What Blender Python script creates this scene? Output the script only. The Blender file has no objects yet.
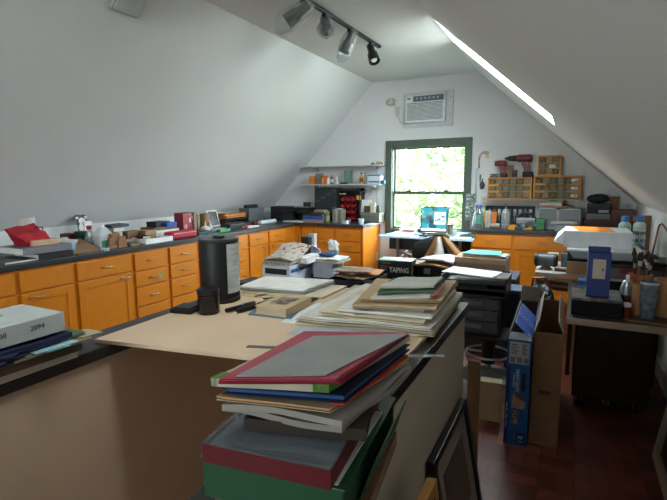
import bpy, bmesh, math, random
from mathutils import Vector, Matrix, noise
random.seed(7)
PI = math.pi
scene = bpy.context.scene
COL = scene.collection

# ------------------------------------------------------------------ materials
def hexc(h):
    h = h.lstrip('#')
    out = []
    for i in (0, 2, 4):
        c = int(h[i:i+2], 16) / 255
        out.append(c / 12.92 if c <= .04045 else ((c + .055) / 1.055) ** 2.4)
    return (*out, 1)

MATS = {}
def mat(h, rough=.6, metal=0., var=.08, scale=14., bump=.0, name=None, spec=.5, coat=0.):
    key = (h, rough, metal, var, scale, bump, spec, coat)
    if key in MATS: return MATS[key]
    m = bpy.data.materials.new(name or 'paint_' + h.strip('#')); m.use_nodes = True
    nt = m.node_tree; b = nt.nodes['Principled BSDF']
    b.inputs['Roughness'].default_value = rough; b.inputs['Metallic'].default_value = metal
    b.inputs['Specular IOR Level'].default_value = spec
    b.inputs['Coat Weight'].default_value = coat
    col = hexc(h)
    tc = nt.nodes.new('ShaderNodeTexCoord'); nz = nt.nodes.new('ShaderNodeTexNoise')
    nz.inputs['Scale'].default_value = scale; nz.inputs['Detail'].default_value = 4
    nt.links.new(tc.outputs['Object'], nz.inputs['Vector'])
    r = nt.nodes.new('ShaderNodeValToRGB')
    r.color_ramp.elements[0].position = .3; r.color_ramp.elements[1].position = .7
    r.color_ramp.elements[0].color = (*[c * (1 - var) for c in col[:3]], 1)
    r.color_ramp.elements[1].color = (*[min(1, c * (1 + var)) for c in col[:3]], 1)
    nt.links.new(nz.outputs['Fac'], r.inputs['Fac']); nt.links.new(r.outputs['Color'], b.inputs['Base Color'])
    if bump:
        bp = nt.nodes.new('ShaderNodeBump'); bp.inputs['Strength'].default_value = bump; bp.inputs['Distance'].default_value = .01
        nt.links.new(nz.outputs['Fac'], bp.inputs['Height']); nt.links.new(bp.outputs['Normal'], b.inputs['Normal'])
    MATS[key] = m
    return m

def wood_mat(name, c1, c2, rough=.4, axis='Z', scale=1.0):
    m = bpy.data.materials.new(name); m.use_nodes = True
    nt = m.node_tree; b = nt.nodes['Principled BSDF']; b.inputs['Roughness'].default_value = rough
    tc = nt.nodes.new('ShaderNodeTexCoord'); mp = nt.nodes.new('ShaderNodeMapping')
    s = [26 * scale] * 3; s['XYZ'.index(axis)] = 1.6 * scale
    mp.inputs['Scale'].default_value = s
    nz = nt.nodes.new('ShaderNodeTexNoise'); nz.inputs['Scale'].default_value = 1.0; nz.inputs['Detail'].default_value = 6; nz.inputs['Distortion'].default_value = .6
    r = nt.nodes.new('ShaderNodeValToRGB'); r.color_ramp.elements[0].color = hexc(c1); r.color_ramp.elements[1].color = hexc(c2)
    r.color_ramp.elements[0].position = .25; r.color_ramp.elements[1].position = .8
    L = nt.links.new
    L(tc.outputs['Object'], mp.inputs['Vector']); L(mp.outputs['Vector'], nz.inputs['Vector']); L(nz.outputs['Fac'], r.inputs['Fac']); L(r.outputs['Color'], b.inputs['Base Color'])
    return m

def parquet_mat():
    m = bpy.data.materials.new('red_brown_parquet'); m.use_nodes = True
    nt = m.node_tree; N = nt.nodes.new; L = nt.links.new; b = nt.nodes['Principled BSDF']
    tc = N('ShaderNodeTexCoord'); sp = N('ShaderNodeSeparateXYZ'); L(tc.outputs['Object'], sp.inputs[0])
    def ma(op, a, bb=None):
        n = N('ShaderNodeMath'); n.operation = op
        for i, q in enumerate((a, bb)):
            if q is None: continue
            if isinstance(q, (int, float)): n.inputs[i].default_value = q
            else: L(q, n.inputs[i])
        return n.outputs[0]
    B = .155
    xs = ma('DIVIDE', sp.outputs[0], B); ys = ma('DIVIDE', sp.outputs[1], B)
    u = ma('FLOOR', xs); v = ma('FLOOR', ys)
    par = ma('PINGPONG', ma('ADD', u, v), 1.0)
    fx = ma('FRACT', xs); fy = ma('FRACT', ys)
    mx = N('ShaderNodeMix'); mx.data_type = 'FLOAT'; L(par, mx.inputs[0]); L(fx, mx.inputs[2]); L(fy, mx.inputs[3])
    st = ma('MULTIPLY', mx.outputs[0], 2.0); si = ma('FLOOR', st)
    cb = N('ShaderNodeCombineXYZ'); L(u, cb.inputs[0]); L(v, cb.inputs[1]); L(si, cb.inputs[2])
    wn = N('ShaderNodeTexWhiteNoise'); wn.noise_dimensions = '3D'; L(cb.outputs[0], wn.inputs['Vector'])
    r = N('ShaderNodeValToRGB'); e = r.color_ramp.elements
    e[0].color = hexc('#5e2e23'); e[1].color = hexc('#94523e')
    x = e.new(.4); x.color = hexc('#6f382a'); x = e.new(.75); x.color = hexc('#844633')
    L(wn.outputs['Value'], r.inputs['Fac'])
    nz = N('ShaderNodeTexNoise'); nz.inputs['Scale'].default_value = 60; L(tc.outputs['Object'], nz.inputs['Vector'])
    mc = N('ShaderNodeMix'); mc.data_type = 'RGBA'; mc.blend_type = 'MULTIPLY'; mc.inputs[0].default_value = .5
    L(r.outputs['Color'], mc.inputs[6]); L(nz.outputs['Fac'], mc.inputs[7])
    # seams
    fr = ma('FRACT', st)
    seam = ma('MINIMUM', ma('MINIMUM', fr, ma('SUBTRACT', 1.0, fr)), ma('MULTIPLY', ma('MINIMUM', ma('MINIMUM', fx, ma('SUBTRACT', 1.0, fx)), ma('MINIMUM', fy, ma('SUBTRACT', 1.0, fy))), 2.0))
    sm = ma('LESS_THAN', seam, .025)
    m2 = N('ShaderNodeMix'); m2.data_type = 'RGBA'; L(sm, m2.inputs[0]); L(mc.outputs[2], m2.inputs[6]); m2.inputs[7].default_value = hexc('#3a1b14')
    L(m2.outputs[2], b.inputs['Base Color']); b.inputs['Roughness'].default_value = .33
    return m

def clear_mat(name, tint='#ffffff', gloss=.08, rough=.02, haze=0., hazec='#e8ecee'):
    """a thin clear film or pane: see-through with a faint gloss and optional milky haze"""
    m = bpy.data.materials.new(name); m.use_nodes = True
    nt = m.node_tree; nt.nodes.remove(nt.nodes['Principled BSDF']); N = nt.nodes.new; L = nt.links.new
    out = nt.nodes['Material Output']
    tr = N('ShaderNodeBsdfTransparent'); tr.inputs[0].default_value = hexc(tint)
    gl = N('ShaderNodeBsdfGlossy'); gl.inputs['Roughness'].default_value = rough
    mx = N('ShaderNodeMixShader'); mx.inputs[0].default_value = gloss
    L(tr.outputs[0], mx.inputs[1]); L(gl.outputs[0], mx.inputs[2])
    last = mx
    if haze:
        df = N('ShaderNodeBsdfDiffuse'); df.inputs[0].default_value = hexc(hazec)
        m2 = N('ShaderNodeMixShader'); m2.inputs[0].default_value = haze
        L(mx.outputs[0], m2.inputs[1]); L(df.outputs[0], m2.inputs[2]); last = m2
    L(last.outputs[0], out.inputs['Surface'])
    return m

def print_mat(name, cols, scale=18., rough=.45, detail='voronoi'):
    """a printed surface: patches of ink in several colours"""
    m = bpy.data.materials.new(name); m.use_nodes = True
    nt = m.node_tree; b = nt.nodes['Principled BSDF']; b.inputs['Roughness'].default_value = rough
    N = nt.nodes.new; L = nt.links.new
    tc = N('ShaderNodeTexCoord'); vo = N('ShaderNodeTexVoronoi'); vo.inputs['Scale'].default_value = scale
    L(tc.outputs['Object'], vo.inputs['Vector'])
    sp = N('ShaderNodeSeparateColor'); L(vo.outputs['Color'], sp.inputs[0])
    r = N('ShaderNodeValToRGB'); r.color_ramp.interpolation = 'CONSTANT'; e = r.color_ramp.elements
    e[0].color = hexc(cols[0]); e[0].position = 0; e[1].color = hexc(cols[1]); e[1].position = 1 / len(cols)
    for i, c in enumerate(cols[2:], 2):
        x = e.new(i / len(cols)); x.color = hexc(c)
    L(sp.outputs[0], r.inputs['Fac']); L(r.outputs['Color'], b.inputs['Base Color'])
    return m

def foliage_mat(name, c1, c2):
    m = bpy.data.materials.new(name); m.use_nodes = True
    nt = m.node_tree; b = nt.nodes['Principled BSDF']; N = nt.nodes.new; L = nt.links.new
    b.inputs['Roughness'].default_value = .5
    tc = N('ShaderNodeTexCoord'); nz = N('ShaderNodeTexNoise'); nz.inputs['Scale'].default_value = 1.3
    r = N('ShaderNodeValToRGB'); r.color_ramp.elements[0].color = hexc(c1); r.color_ramp.elements[1].color = hexc(c2)
    r.color_ramp.elements[0].position = .35; r.color_ramp.elements[1].position = .65
    L(tc.outputs['Object'], nz.inputs['Vector']); L(nz.outputs['Fac'], r.inputs['Fac']); L(r.outputs['Color'], b.inputs['Base Color'])
    t = N('ShaderNodeBsdfTranslucent'); L(r.outputs['Color'], t.inputs[0])
    mx = N('ShaderNodeMixShader'); mx.inputs[0].default_value = .45
    L(b.outputs[0], mx.inputs[1]); L(t.outputs[0], mx.inputs[2]); L(mx.outputs[0], nt.nodes['Material Output'].inputs['Surface'])
    return m

WALL = mat('#d3d4d3', .85, var=.015, scale=3, bump=.03, name='white_wall_paint')
CEIL = mat('#d6d7d4', .85, var=.015, scale=3, bump=.03, name='ceiling_paint')
PANEL = mat('#d2b59a', .7, var=.03, scale=6, name='beige_panel_paint')
CAPM = mat('#2b2624', .38, var=.15, scale=9, name='dark_laminate_cap')
TOPM = mat('#2a2d2f', .4, var=.15, scale=40, name='charcoal_laminate')
OAK = wood_mat('honey_maple', '#c77613', '#d07e1b', .38, 'Z')
OAKH = wood_mat('honey_maple_across', '#c77613', '#d07e1b', .38, 'X')
OAKD = wood_mat('honey_maple_frame', '#a85f17', '#bd7120', .45, 'Z')
FLOORM = parquet_mat()
BLACK = mat('#131416', .45, name='black_plastic'); BLACKG = mat('#0c0c0e', .18, name='gloss_black'); BLACKM = mat('#1b1c1e', .7, name='matt_black')
WHITE = mat('#e4e6e6', .5, name='white_plastic'); PAPER = mat('#dfdfdb', .7, name='white_paper'); OFFW = mat('#cfc8b8', .75, name='cream_paper')
GREY = mat('#8a8d90', .5, name='grey_plastic'); LGREY = mat('#b3b6b8', .5, name='light_grey'); DGREY = mat('#45494d', .5, name='dark_grey')
STEEL = mat('#b8bcc0', .3, 1., name='steel'); CHROME = mat('#b4b8bb', .3, .6, name='chrome'); BRASS = mat('#b08a40', .3, 1., name='brass')
KRAFT = mat('#a47b55', .8, var=.06, name='kraft_card'); MANILA = mat('#b79f78', .75, name='manila_card'); TAN = mat('#c39a6c', .7, name='tan_card')
NAVY = mat('#141f45', .5, name='navy'); BLUE = mat('#1d4fa5', .45, name='blue'); RED = mat('#a81c2c', .5, name='red'); DRED = mat('#6d1a20', .55, name='dark_red')
GREEN = mat('#1e6a3c', .5, name='green'); DGREEN = mat('#1c4630', .5, name='dark_green'); ORANGE = mat('#d9741e', .55, name='orange'); TEAL = mat('#2a6d74', .5, name='teal')
YELLOW = mat('#cfa02a', .5, name='yellow'); WINGREEN = mat('#48564a', .5, name='dark_green_trim'); TERRA = mat('#a5633c', .8, name='terracotta'); BROWN = mat('#5a3a26', .6, name='brown')
GLASS = clear_mat('window_glass', '#f6fbf8', .05); CLEARP = clear_mat('clear_plastic', '#eef3f5', .14, .12, .18); BAGP = clear_mat('clear_bag_film', '#f4f7f8', .14, .12, .17)
GGLASS = clear_mat('green_glass', '#7fc4a8', .16, .05, .12)
MAPLE = mat('#dcbf9f', .55, var=.04, scale=5, name='tan_board_top')

# ------------------------------------------------------------------ mesh building
class M:
    """collects shapes (in a local frame T) for one mesh"""
    def __init__(s, T=None): s.v = []; s.f = []; s.sm = []; s.T = T or Matrix.Identity(4)
    def add(s, vs, fs, smooth=False):
        n = len(s.v); s.v += [tuple(s.T @ Vector(p)) for p in vs]
        s.f += [tuple(i + n for i in f) for f in fs]; s.sm += [smooth] * len(fs); return s
    def box(s, a, b, c=0):
        x0, y0, z0 = a; x1, y1, z1 = b
        if not c or min(x1-x0, y1-y0, z1-z0) < 2.2 * c:
            return s.add([(x0,y0,z0),(x1,y0,z0),(x1,y1,z0),(x0,y1,z0),(x0,y0,z1),(x1,y0,z1),(x1,y1,z1),(x0,y1,z1)],
                  [(0,3,2,1),(4,5,6,7),(0,1,5,4),(1,2,6,5),(2,3,7,6),(3,0,4,7)])
        bm = bmesh.new(); bmesh.ops.create_cube(bm, size=1)
        for v in bm.verts: v.co = Vector(((x0+x1)/2 + v.co.x*(x1-x0), (y0+y1)/2 + v.co.y*(y1-y0), (z0+z1)/2 + v.co.z*(z1-z0)))
        bmesh.ops.bevel(bm, geom=bm.edges[:], offset=c, segments=2, profile=.5, affect='EDGES')
        bm.verts.index_update(); s.add([v.co[:] for v in bm.verts], [[v.index for v in f.verts] for f in bm.faces]); bm.free(); return s
    def hexa(s, low, high):
        """eight corners: four below, four above, same order"""
        return s.add(list(low) + list(high), [(3,2,1,0),(4,5,6,7),(0,1,5,4),(1,2,6,5),(2,3,7,6),(3,0,4,7)])
    def prism(s, poly, z0, z1):
        n = len(poly)
        return s.add([(x,y,z0) for x,y in poly] + [(x,y,z1) for x,y in poly],
              [tuple(range(n-1,-1,-1)), tuple(range(n,2*n))] + [(i,(i+1)%n,n+(i+1)%n,n+i) for i in range(n)])
    def prism_x(s, poly, x0, x1):      # poly in (y, z), swept along x
        n = len(poly)
        return s.add([(x0,y,z) for y,z in poly] + [(x1,y,z) for y,z in poly],
              [tuple(range(n-1,-1,-1)), tuple(range(n,2*n))] + [(i,(i+1)%n,n+(i+1)%n,n+i) for i in range(n)])
    def prism_y(s, poly, y0, y1):      # poly in (x, z), swept along y
        n = len(poly)
        return s.add([(x,y0,z) for x,z in poly] + [(x,y1,z) for x,z in poly],
              [tuple(range(n)), tuple(range(2*n-1,n-1,-1))] + [(n+i,n+(i+1)%n,(i+1)%n,i) for i in range(n)])
    def lathe(s, prof, c=(0,0,0), n=24, axis=None, closed=True):
        """profile of (r, z); revolved about z (or about 'axis', a direction) at c"""
        R = Matrix.Identity(3)
        if axis is not None: R = Vector((0,0,1)).rotation_difference(Vector(axis).normalized()).to_matrix()
        vs = []; fs = []; c = Vector(c)
        for r, z in prof:
            for k in range(n):
                a = 2*PI*k/n; vs.append(c + R @ Vector((r*math.cos(a), r*math.sin(a), z)))
        for i in range(len(prof)-1):
            for k in range(n): fs.append((i*n+k, i*n+(k+1)%n, (i+1)*n+(k+1)%n, (i+1)*n+k))
        s.add(vs, fs, True)
        if closed:
            m = len(prof) - 1
            s.add([vs[k] for k in range(n)], [tuple(range(n-1,-1,-1))]) if prof[0][0] > 1e-5 else None
            s.add([vs[m*n+k] for k in range(n)], [tuple(range(n))]) if prof[m][0] > 1e-5 else None
        return s
    def cyl(s, p0, p1, r0, r1=None, n=16):
        p0 = Vector(p0); p1 = Vector(p1); d = p1 - p0
        return s.lathe([(r0, 0), (r0 if r1 is None else r1, d.length)], p0, n, d)
    def tube(s, pts, r, n=8):
        pts = [Vector(p) for p in pts]; rings = []
        up = Vector((0,0,1))
        for i, p in enumerate(pts):
            d = (pts[min(i+1, len(pts)-1)] - pts[max(i-1, 0)]).normalized()
            a = d.cross(up)
            if a.length < .05: a = d.cross(Vector((1,0,0)))
            a.normalize(); b = d.cross(a)
            rings.append([p + r*(math.cos(2*PI*k/n)*a + math.sin(2*PI*k/n)*b) for k in range(n)])
        vs = [v for rg in rings for v in rg]; m = len(rings)
        s.add(vs, [(i*n+k, i*n+(k+1)%n, (i+1)*n+(k+1)%n, (i+1)*n+k) for i in range(m-1) for k in range(n)], True)
        s.add(rings[0], [tuple(range(n-1,-1,-1))]); s.add(rings[-1], [tuple(range(n))])
        return s
    def sheet(s, c, th, wav=0., nx=8, ny=8, seed=0, lift=None):
        """a sheet over four corners (near left, near right, far right, far left) with thickness th and gentle waves"""
        c = [Vector(q) for q in c]; top = []; bot = []
        for j in range(ny+1):
            for i in range(nx+1):
                u = i/nx; v = j/ny
                p = (c[0]*(1-u)+c[1]*u)*(1-v) + (c[3]*(1-u)+c[2]*u)*v
                w = wav*noise.noise(Vector((p.x*7+seed*3.1, p.y*7-seed, seed))) if wav else 0
                if lift: w += lift(u, v)
                bot.append(p + Vector((0,0,w))); top.append(p + Vector((0,0,w+th)))
        n = len(top); W = nx+1; fs = []
        for j in range(ny):
            for i in range(nx):
                a = j*W+i; fs.append((a,a+1,a+W+1,a+W)); fs.append((n+a+W,n+a+W+1,n+a+1,n+a))
        rim = [i for i in range(W)] + [j*W+nx for j in range(1,ny+1)] + [ny*W+i for i in range(nx-1,-1,-1)] + [j*W for j in range(ny-1,0,-1)]
        for k in range(len(rim)):
            a = rim[k]; b = rim[(k+1)%len(rim)]; fs.append((n+a,n+b,b,a))
        return s.add(top + bot, fs)
    def blob(s, c, r, amp=.15, seed=0, sub=3, freq=2., flat=None):
        bm = bmesh.new(); bmesh.ops.create_icosphere(bm, subdivisions=sub, radius=1)
        for v in bm.verts:
            k = 1 + amp*noise.noise(v.co*freq + Vector((seed*5.3, seed, -seed*2)))+ amp*.5*noise.noise(v.co*freq*2.7 + Vector((seed, 9, seed)))
            q = v.co*k; z = q.z
            if flat is not None: z = max(z, flat)
            v.co = Vector((c[0]+q.x*r[0], c[1]+q.y*r[1], c[2]+z*r[2]))
        bm.verts.index_update(); s.add([v.co[:] for v in bm.verts], [[v.index for v in f.verts] for f in bm.faces], True); bm.free(); return s
    def base(s):
        xs, ys, zs = zip(*s.v); return Vector(((min(xs)+max(xs))/2, (min(ys)+max(ys))/2, min(zs)))

def LM(loc, rz=0, rx=0, ry=0):
    return Matrix.Translation(Vector(loc)) @ Matrix.Rotation(rz,4,'Z') @ Matrix.Rotation(rx,4,'X') @ Matrix.Rotation(ry,4,'Y')
def FR(p0, p1):
    """frame whose x runs along a front edge p0 -> p1, y away behind it; with the edge's length"""
    p0 = Vector(p0); p1 = Vector(p1); d = p1 - p0
    return LM(p0, math.atan2(d.y, d.x)), math.hypot(d.x, d.y)

def wloc(o):
    L = Vector(o.location)
    while o.parent: o = o.parent; L += Vector(o.location)
    return L
def obj(name, m, material, parent=None, origin=None):
    o0 = wloc(parent) if parent else Vector((0,0,0))
    org = Vector(origin) if origin is not None else (m.base() if not parent else o0)
    me = bpy.data.meshes.new(name); me.from_pydata([tuple(Vector(p)-org) for p in m.v], [], m.f); me.update()
    me.polygons.foreach_set('use_smooth', m.sm)
    bm = bmesh.new(); bm.from_mesh(me); bmesh.ops.recalc_face_normals(bm, faces=bm.faces[:]); bm.to_mesh(me); bm.free()
    if any(m.sm):
        try: me.set_sharp_from_angle(angle=math.radians(40))
        except Exception: pass
    me.materials.append(material)
    o = bpy.data.objects.new(name, me); COL.objects.link(o)
    o.location = org - o0 if parent else org
    if parent: o.parent = parent
    return o
def tag(o, label, cat, group=None, kind=None):
    if label: o['label'] = label
    if cat: o['category'] = cat
    if group: o['group'] = group
    if kind: o['kind'] = kind
    return o
def thing(name, label, cat, loc, group=None):
    o = bpy.data.objects.new(name, None); COL.objects.link(o); o.location = loc; o.empty_display_size = .05
    return tag(o, label, cat, group)
def solo(name, m, material, label, cat, group=None): return tag(obj(name, m, material), label, cat, group)
def part(name, m, material, parent, label=None):
    o = obj(name, m, material, parent)
    if label: o['label'] = label
    return o
def struct(name, m, material, parent=None):
    o = obj(name, m, material, parent)
    if not parent: o['kind'] = 'structure'
    return o
def copy_tree(o, parent=None):
    c = o.copy(); COL.objects.link(c)
    if parent: c.parent = parent
    for ch in list(o.children): copy_tree(ch, c)
    return c
def text(name, s, size, T, material, parent, depth=.0004, align='CENTER', sx=1., bold=0.):
    """raised lettering in the frame T (x along the line, y up the letters, z outwards)"""
    cu = bpy.data.curves.new(name, 'FONT'); cu.body = s; cu.size = size; cu.extrude = depth; cu.align_x = align; cu.align_y = 'CENTER'; cu.resolution_u = 2; cu.offset = bold
    t = bpy.data.objects.new(name, cu); COL.objects.link(t)
    dg = bpy.context.evaluated_depsgraph_get(); me = bpy.data.meshes.new_from_object(t.evaluated_get(dg))
    COL.objects.unlink(t); bpy.data.objects.remove(t)
    W = T @ Matrix.Diagonal((sx,1,1,1)); o0 = wloc(parent)
    for v in me.vertices: v.co = W @ v.co - o0
    me.materials.clear(); me.materials.append(material)
    o = bpy.data.objects.new(name, me); COL.objects.link(o); o.parent = parent
    return o
def face_frame(o, right, up):
    """frame at o with x along right, y along up, z out of the face"""
    r = Vector(right).normalized(); u = Vector(up).normalized(); n = r.cross(u)
    m = Matrix((r, u, n)).transposed().to_4x4(); m.translation = Vector(o); return m

# ------------------------------------------------------------------ common things
def book(label, T, w, d, h, cover, pages=None, name='book', cat='book', group=None, spine='x0', ct=.003, title=None):
    """book lying in frame T: x 0..w, y 0..d, z 0..h"""
    t = thing(name, label, cat, T @ Vector((w/2, d/2, 0)), group)
    m = M(T); m.box((0,0,0),(w,d,ct)); m.box((0,0,h-ct),(w,d,h))
    i = {'x0':0,'x1':1,'y0':2,'y1':3}[spine]
    a = [((0,0,ct),(ct,d,h-ct)),((w-ct,0,ct),(w,d,h-ct)),((0,0,ct),(w,ct,h-ct)),((0,d-ct,ct),(w,d,h-ct))][i]
    m.box(*a); part('cover', m, cover, t)
    e = .004; lo = [e,e]; hi = [w-e,d-e]
    if i == 0: lo[0] = ct
    if i == 1: hi[0] = w-ct
    if i == 2: lo[1] = ct
    if i == 3: hi[1] = d-ct
    part('page_block', M(T).box((lo[0],lo[1],ct),(hi[0],hi[1],h-ct)), pages or OFFW, t)
    if title: part('cover_picture', M(T).box((w*.22,d*.25,h),(w*.78,d*.8,h+.0006)), title, t)
    return t
def carton(label, T, w, d, h, card, tape=None, name='cardboard_box', cat='box', group=None, lidgap=True):
    t = thing(name, label, cat, T @ Vector((w/2, d/2, 0)), group)
    part('body', M(T).box((0,0,0),(w,d,h-.002),.002), card, t)
    m = M(T); g = .0015
    m.box((0,0,h-.002),(w,d/2-g,h+.001)); m.box((0,d/2+g,h-.002),(w,d,h+.001)); part('flaps', m, card, t)
    if tape: part('tape', M(T).box((w/2-.025 if w<d else -.0006,-.0006,h*.7),(w/2+.025 if w<d else w+.0006,.0,h),0).box((-.0006,d/2-.025,h+.001),(w+.0006,d/2+.025,h+.0016)), tape, t)
    return t
def flat_box(label, T, w, d, h, body, lid=None, name='box', cat='box', group=None, lidh=.35):
    """a lidded box: tray below, lid over it"""
    t = thing(name, label, cat, T @ Vector((w/2, d/2, 0)), group)
    part('body', M(T).box((.002,.002,0),(w-.002,d-.002,h*(1-lidh*.5)),.0015), body, t)
    part('lid', M(T).box((0,0,h*(1-lidh)),(w,d,h),.0015), lid or body, t)
    return t
def bottle(label, c, r, h, body, cap, name='bottle', cat='bottle', group=None, neck=.35, lab=None):
    t = thing(name, label, cat, c, group); x, y, z = c
    part('body', M().lathe([(r*.92,0),(r,.01),(r,h*.62),(r*.85,h*.72),(r*neck,h*.82),(r*neck,h*.88)], c, 18), body, t)
    part('cap', M().lathe([(r*neck*1.25,h*.88),(r*neck*1.25,h),(r*neck*.9,h+.002)], c, 14), cap, t)
    if lab: part('label_band', M().lathe([(r*1.01,h*.18),(r*1.012,h*.2),(r*1.012,h*.55),(r*1.01,h*.57)], c, 18, closed=False), lab, t)
    return t
def jar(label, c, r, h, body, lid, name='jar', cat='jar', group=None):
    t = thing(name, label, cat, c, group)
    part('body', M().lathe([(r*.95,0),(r,.005),(r,h*.78),(r*.9,h*.82)], c, 18), body, t)
    part('lid', M().lathe([(r*.97,h*.82),(r*.97,h*.99),(r*.9,h)], c, 18), lid, t)
    return t
def folder(label, c, z, th, card, inner=None, name='folder', cat='folder', group=None, wav=.004, seed=0, tab=None):
    """a folder over four plan corners: lower cover, papers, upper cover"""
    C3 = [Vector((p[0],p[1],z)) for p in c]; cen = sum(C3, Vector())/4
    t = thing(name, label, cat, cen, group)
    lay = max(.0012, th*.22)
    part('lower_cover', M().sheet(C3, lay, wav, seed=seed), card, t)
    ins = [cen + (p-cen)*.965 + Vector((0,0,lay+.0001)) for p in C3]
    part('papers', M().sheet(ins, th-2*lay-.0002, wav, seed=seed), inner or PAPER, t)
    up = [p + Vector((0,0,th-lay)) for p in C3]
    part('upper_cover', M().sheet(up, lay, wav, seed=seed), card, t)
    if tab: part('tab', M().sheet([up[0].lerp(up[1],tab[0]), up[0].lerp(up[1],tab[1]), up[0].lerp(up[1],tab[1])+(up[0]-up[3])*.05, up[0].lerp(up[1],tab[0])+(up[0]-up[3])*.05], lay*.8), card, t)
    return t
def paper(label, c, z, th=.0008, material=None, name='paper_sheet', cat='paper', group=None, wav=.003, seed=0):
    m = M().sheet([Vector((p[0],p[1],z if len(p)<3 else p[2])) for p in c], th, wav, seed=seed)
    return solo(name, m, material or PAPER, label, cat, group)
# ------------------------------------------------------------------ camera, sky, light
cam = bpy.data.cameras.new('camera'); cam.sensor_fit = 'HORIZONTAL'; cam.sensor_width = 36; cam.lens = 470/667*36; cam.clip_start = .02; cam.clip_end = 300
co = bpy.data.objects.new('camera', cam); COL.objects.link(co)
CX = Vector((0.893661, 0.057500, -0.445044)); CY = Vector((0.448690, -0.129810, 0.884210)); CZ = Vector((-0.006929, -0.989870, -0.141805))   # world axes seen from the camera
R = Matrix(((CX[0], -CX[1], -CX[2]), (CY[0], -CY[1], -CY[2]), (CZ[0], -CZ[1], -CZ[2])))
co.matrix_world = Matrix.Translation((0, 0, 1.45)) @ R.to_4x4()
scene.camera = co
def at(px, py, axis, val):
    """where the line of sight of a photo point meets a plane x/y/z = val (used to measure the room)"""
    c = Vector((px-333.5, py-250, 470)); d = Vector((c.dot(CX), c.dot(CY), c.dot(CZ))); o = Vector((0,0,1.45))
    i = 'xyz'.index(axis); return o + d*((val-o[i])/d[i])
def yl(px, x, py=240): return at(px,py,'x',x).y
def xg(px, y, py=220): return at(px,py,'y',y).x
def zg(py, y, px=500): return at(px,py,'y',y).z

w = bpy.data.worlds.new('sky'); scene.world = w; w.use_nodes = True
nt = w.node_tree; bg = nt.nodes['Background']
sk = nt.nodes.new('ShaderNodeTexSky'); sk.sky_type = 'NISHITA'; sk.sun_disc = False; sk.sun_elevation = math.radians(55); sk.sun_rotation = math.radians(140); sk.air_density = 1; sk.dust_density = 4
mx = nt.nodes.new('ShaderNodeMix'); mx.data_type = 'RGBA'; mx.inputs[0].default_value = .8; mx.inputs[7].default_value = (.92, .95, 1.03, 1)
hs = nt.nodes.new('ShaderNodeMix'); hs.data_type = 'RGBA'; hs.blend_type = 'MULTIPLY'; hs.inputs[0].default_value = 1; hs.inputs[7].default_value = (.12, .12, .12, 1)
nt.links.new(sk.outputs[0], hs.inputs[6]); nt.links.new(hs.outputs[2], mx.inputs[6]); nt.links.new(mx.outputs[2], bg.inputs['Color'])
bg.inputs['Strength'].default_value = SKY = 9.0

sun = bpy.data.lights.new('sun', 'SUN'); sun.energy = 1.1; sun.angle = .02; sun.color = (1, .96, .88)
so = bpy.data.objects.new('sun', sun); COL.objects.link(so); so.rotation_euler = Vector((.42, .03, -1.0)).to_track_quat('-Z', 'Y').to_euler(); so.location = (0, -3, 9)

def portal(name, loc, direction, sx, sy):
    l = bpy.data.lights.new(name, 'AREA'); l.shape = 'RECTANGLE'; l.size = sx; l.size_y = sy; l.cycles.is_portal = True
    o = bpy.data.objects.new(name, l); COL.objects.link(o); o.location = loc
    o.rotation_euler = Vector(direction).to_track_quat('-Z', 'Y').to_euler()
    return o

# ------------------------------------------------------------------ room shell
Y0, Y1 = -2.6, 6.22
XL, XR = -4.2, .66
LT, RT = (-2.515, 2.795), (-1.117, 2.8)
KL = 1.07; KR = 1.2
# floor round the stair opening
SX0, SX1, SY0, SY1 = -1.40, -.53, -1.9, 2.0
m = M()
m.box((XL-.1,Y0-.1,-.12),(SX0,Y1+.1,0)); m.box((SX1,Y0-.1,-.12),(XR+.1,Y1+.1,0)); m.box((SX0,Y0-.1,-.12),(SX1,SY0,0)); m.box((SX0,SY1,-.12),(SX1,Y1+.1,0))
struct('floor', m, FLOORM)
m = M()
m.box((SX0-.12,SY0-.12,-2.6),(SX0,SY1+.12,-.12)); m.box((SX1,SY0-.12,-2.6),(SX1+.12,SY1+.12,-.12)); m.box((SX0,SY1,-2.6),(SX1,SY1+.12,-.12)); m.box((SX0,SY0-.12,-2.6),(SX1,SY0,-.12))
struct('wall_stairwell_below', m, PANEL)
struct('floor_below', M().box((SX0-.1,SY0-.1,-2.7),(SX1+.1,SY1+.1,-2.6)), FLOORM)
m = M()
for k in range(12): m.box((SX0, SY0+k*.28, -2.6), (SX1, SY0+(k+1)*.28, -.2-k*.2))
struct('staircase', m, BROWN)

struct('wall_left', M().box((XL-.1,Y0,0),(XL,Y1,KL)), WALL)
struct('wall_right', M().box((XR,Y0,0),(XR+.1,Y1,KR)), WALL)
def slab(m, a, b, out, y0, y1, th=.2):
    o = Vector((out[0],0,out[1])).normalized()*th
    A = Vector((a[0],0,a[1])); B = Vector((b[0],0,b[1])); p = [A,B,B+o,A+o]
    m.prism_y([(q.x,q.z) for q in p], y0, y1)
m = M(); slab(m, (XL-.08,KL-.084), LT, (-1,.95), Y0, Y1); struct('ceiling_slope_left', m, WALL)
struct('ceiling', M().box((-2.75,Y0,2.797),(-.9,Y1,2.95)), CEIL)
dx, dz = XR-RT[0], KR-RT[1]; SL = math.hypot(dx,dz)
def sp(s): return (RT[0]+dx*s/SL, RT[1]+dz*s/SL)
NO = (-dz/SL, dx/SL)                        # outwards normal of the right slope
seen_and_added_skylights = [(4.05, 4.78, .03, 1.28), (.9, 1.26, .08, .7)]  # the nearer skylight is unseen, added to brighten the foreground
m = M(); yy = Y0
for a, b, s0, s1 in sorted(seen_and_added_skylights, key=lambda q: q[0]):
    slab(m, RT, sp(SL+.12), NO, yy, a); slab(m, RT, sp(s0), NO, a, b); slab(m, sp(s1), sp(SL+.12), NO, a, b); yy = b
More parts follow.
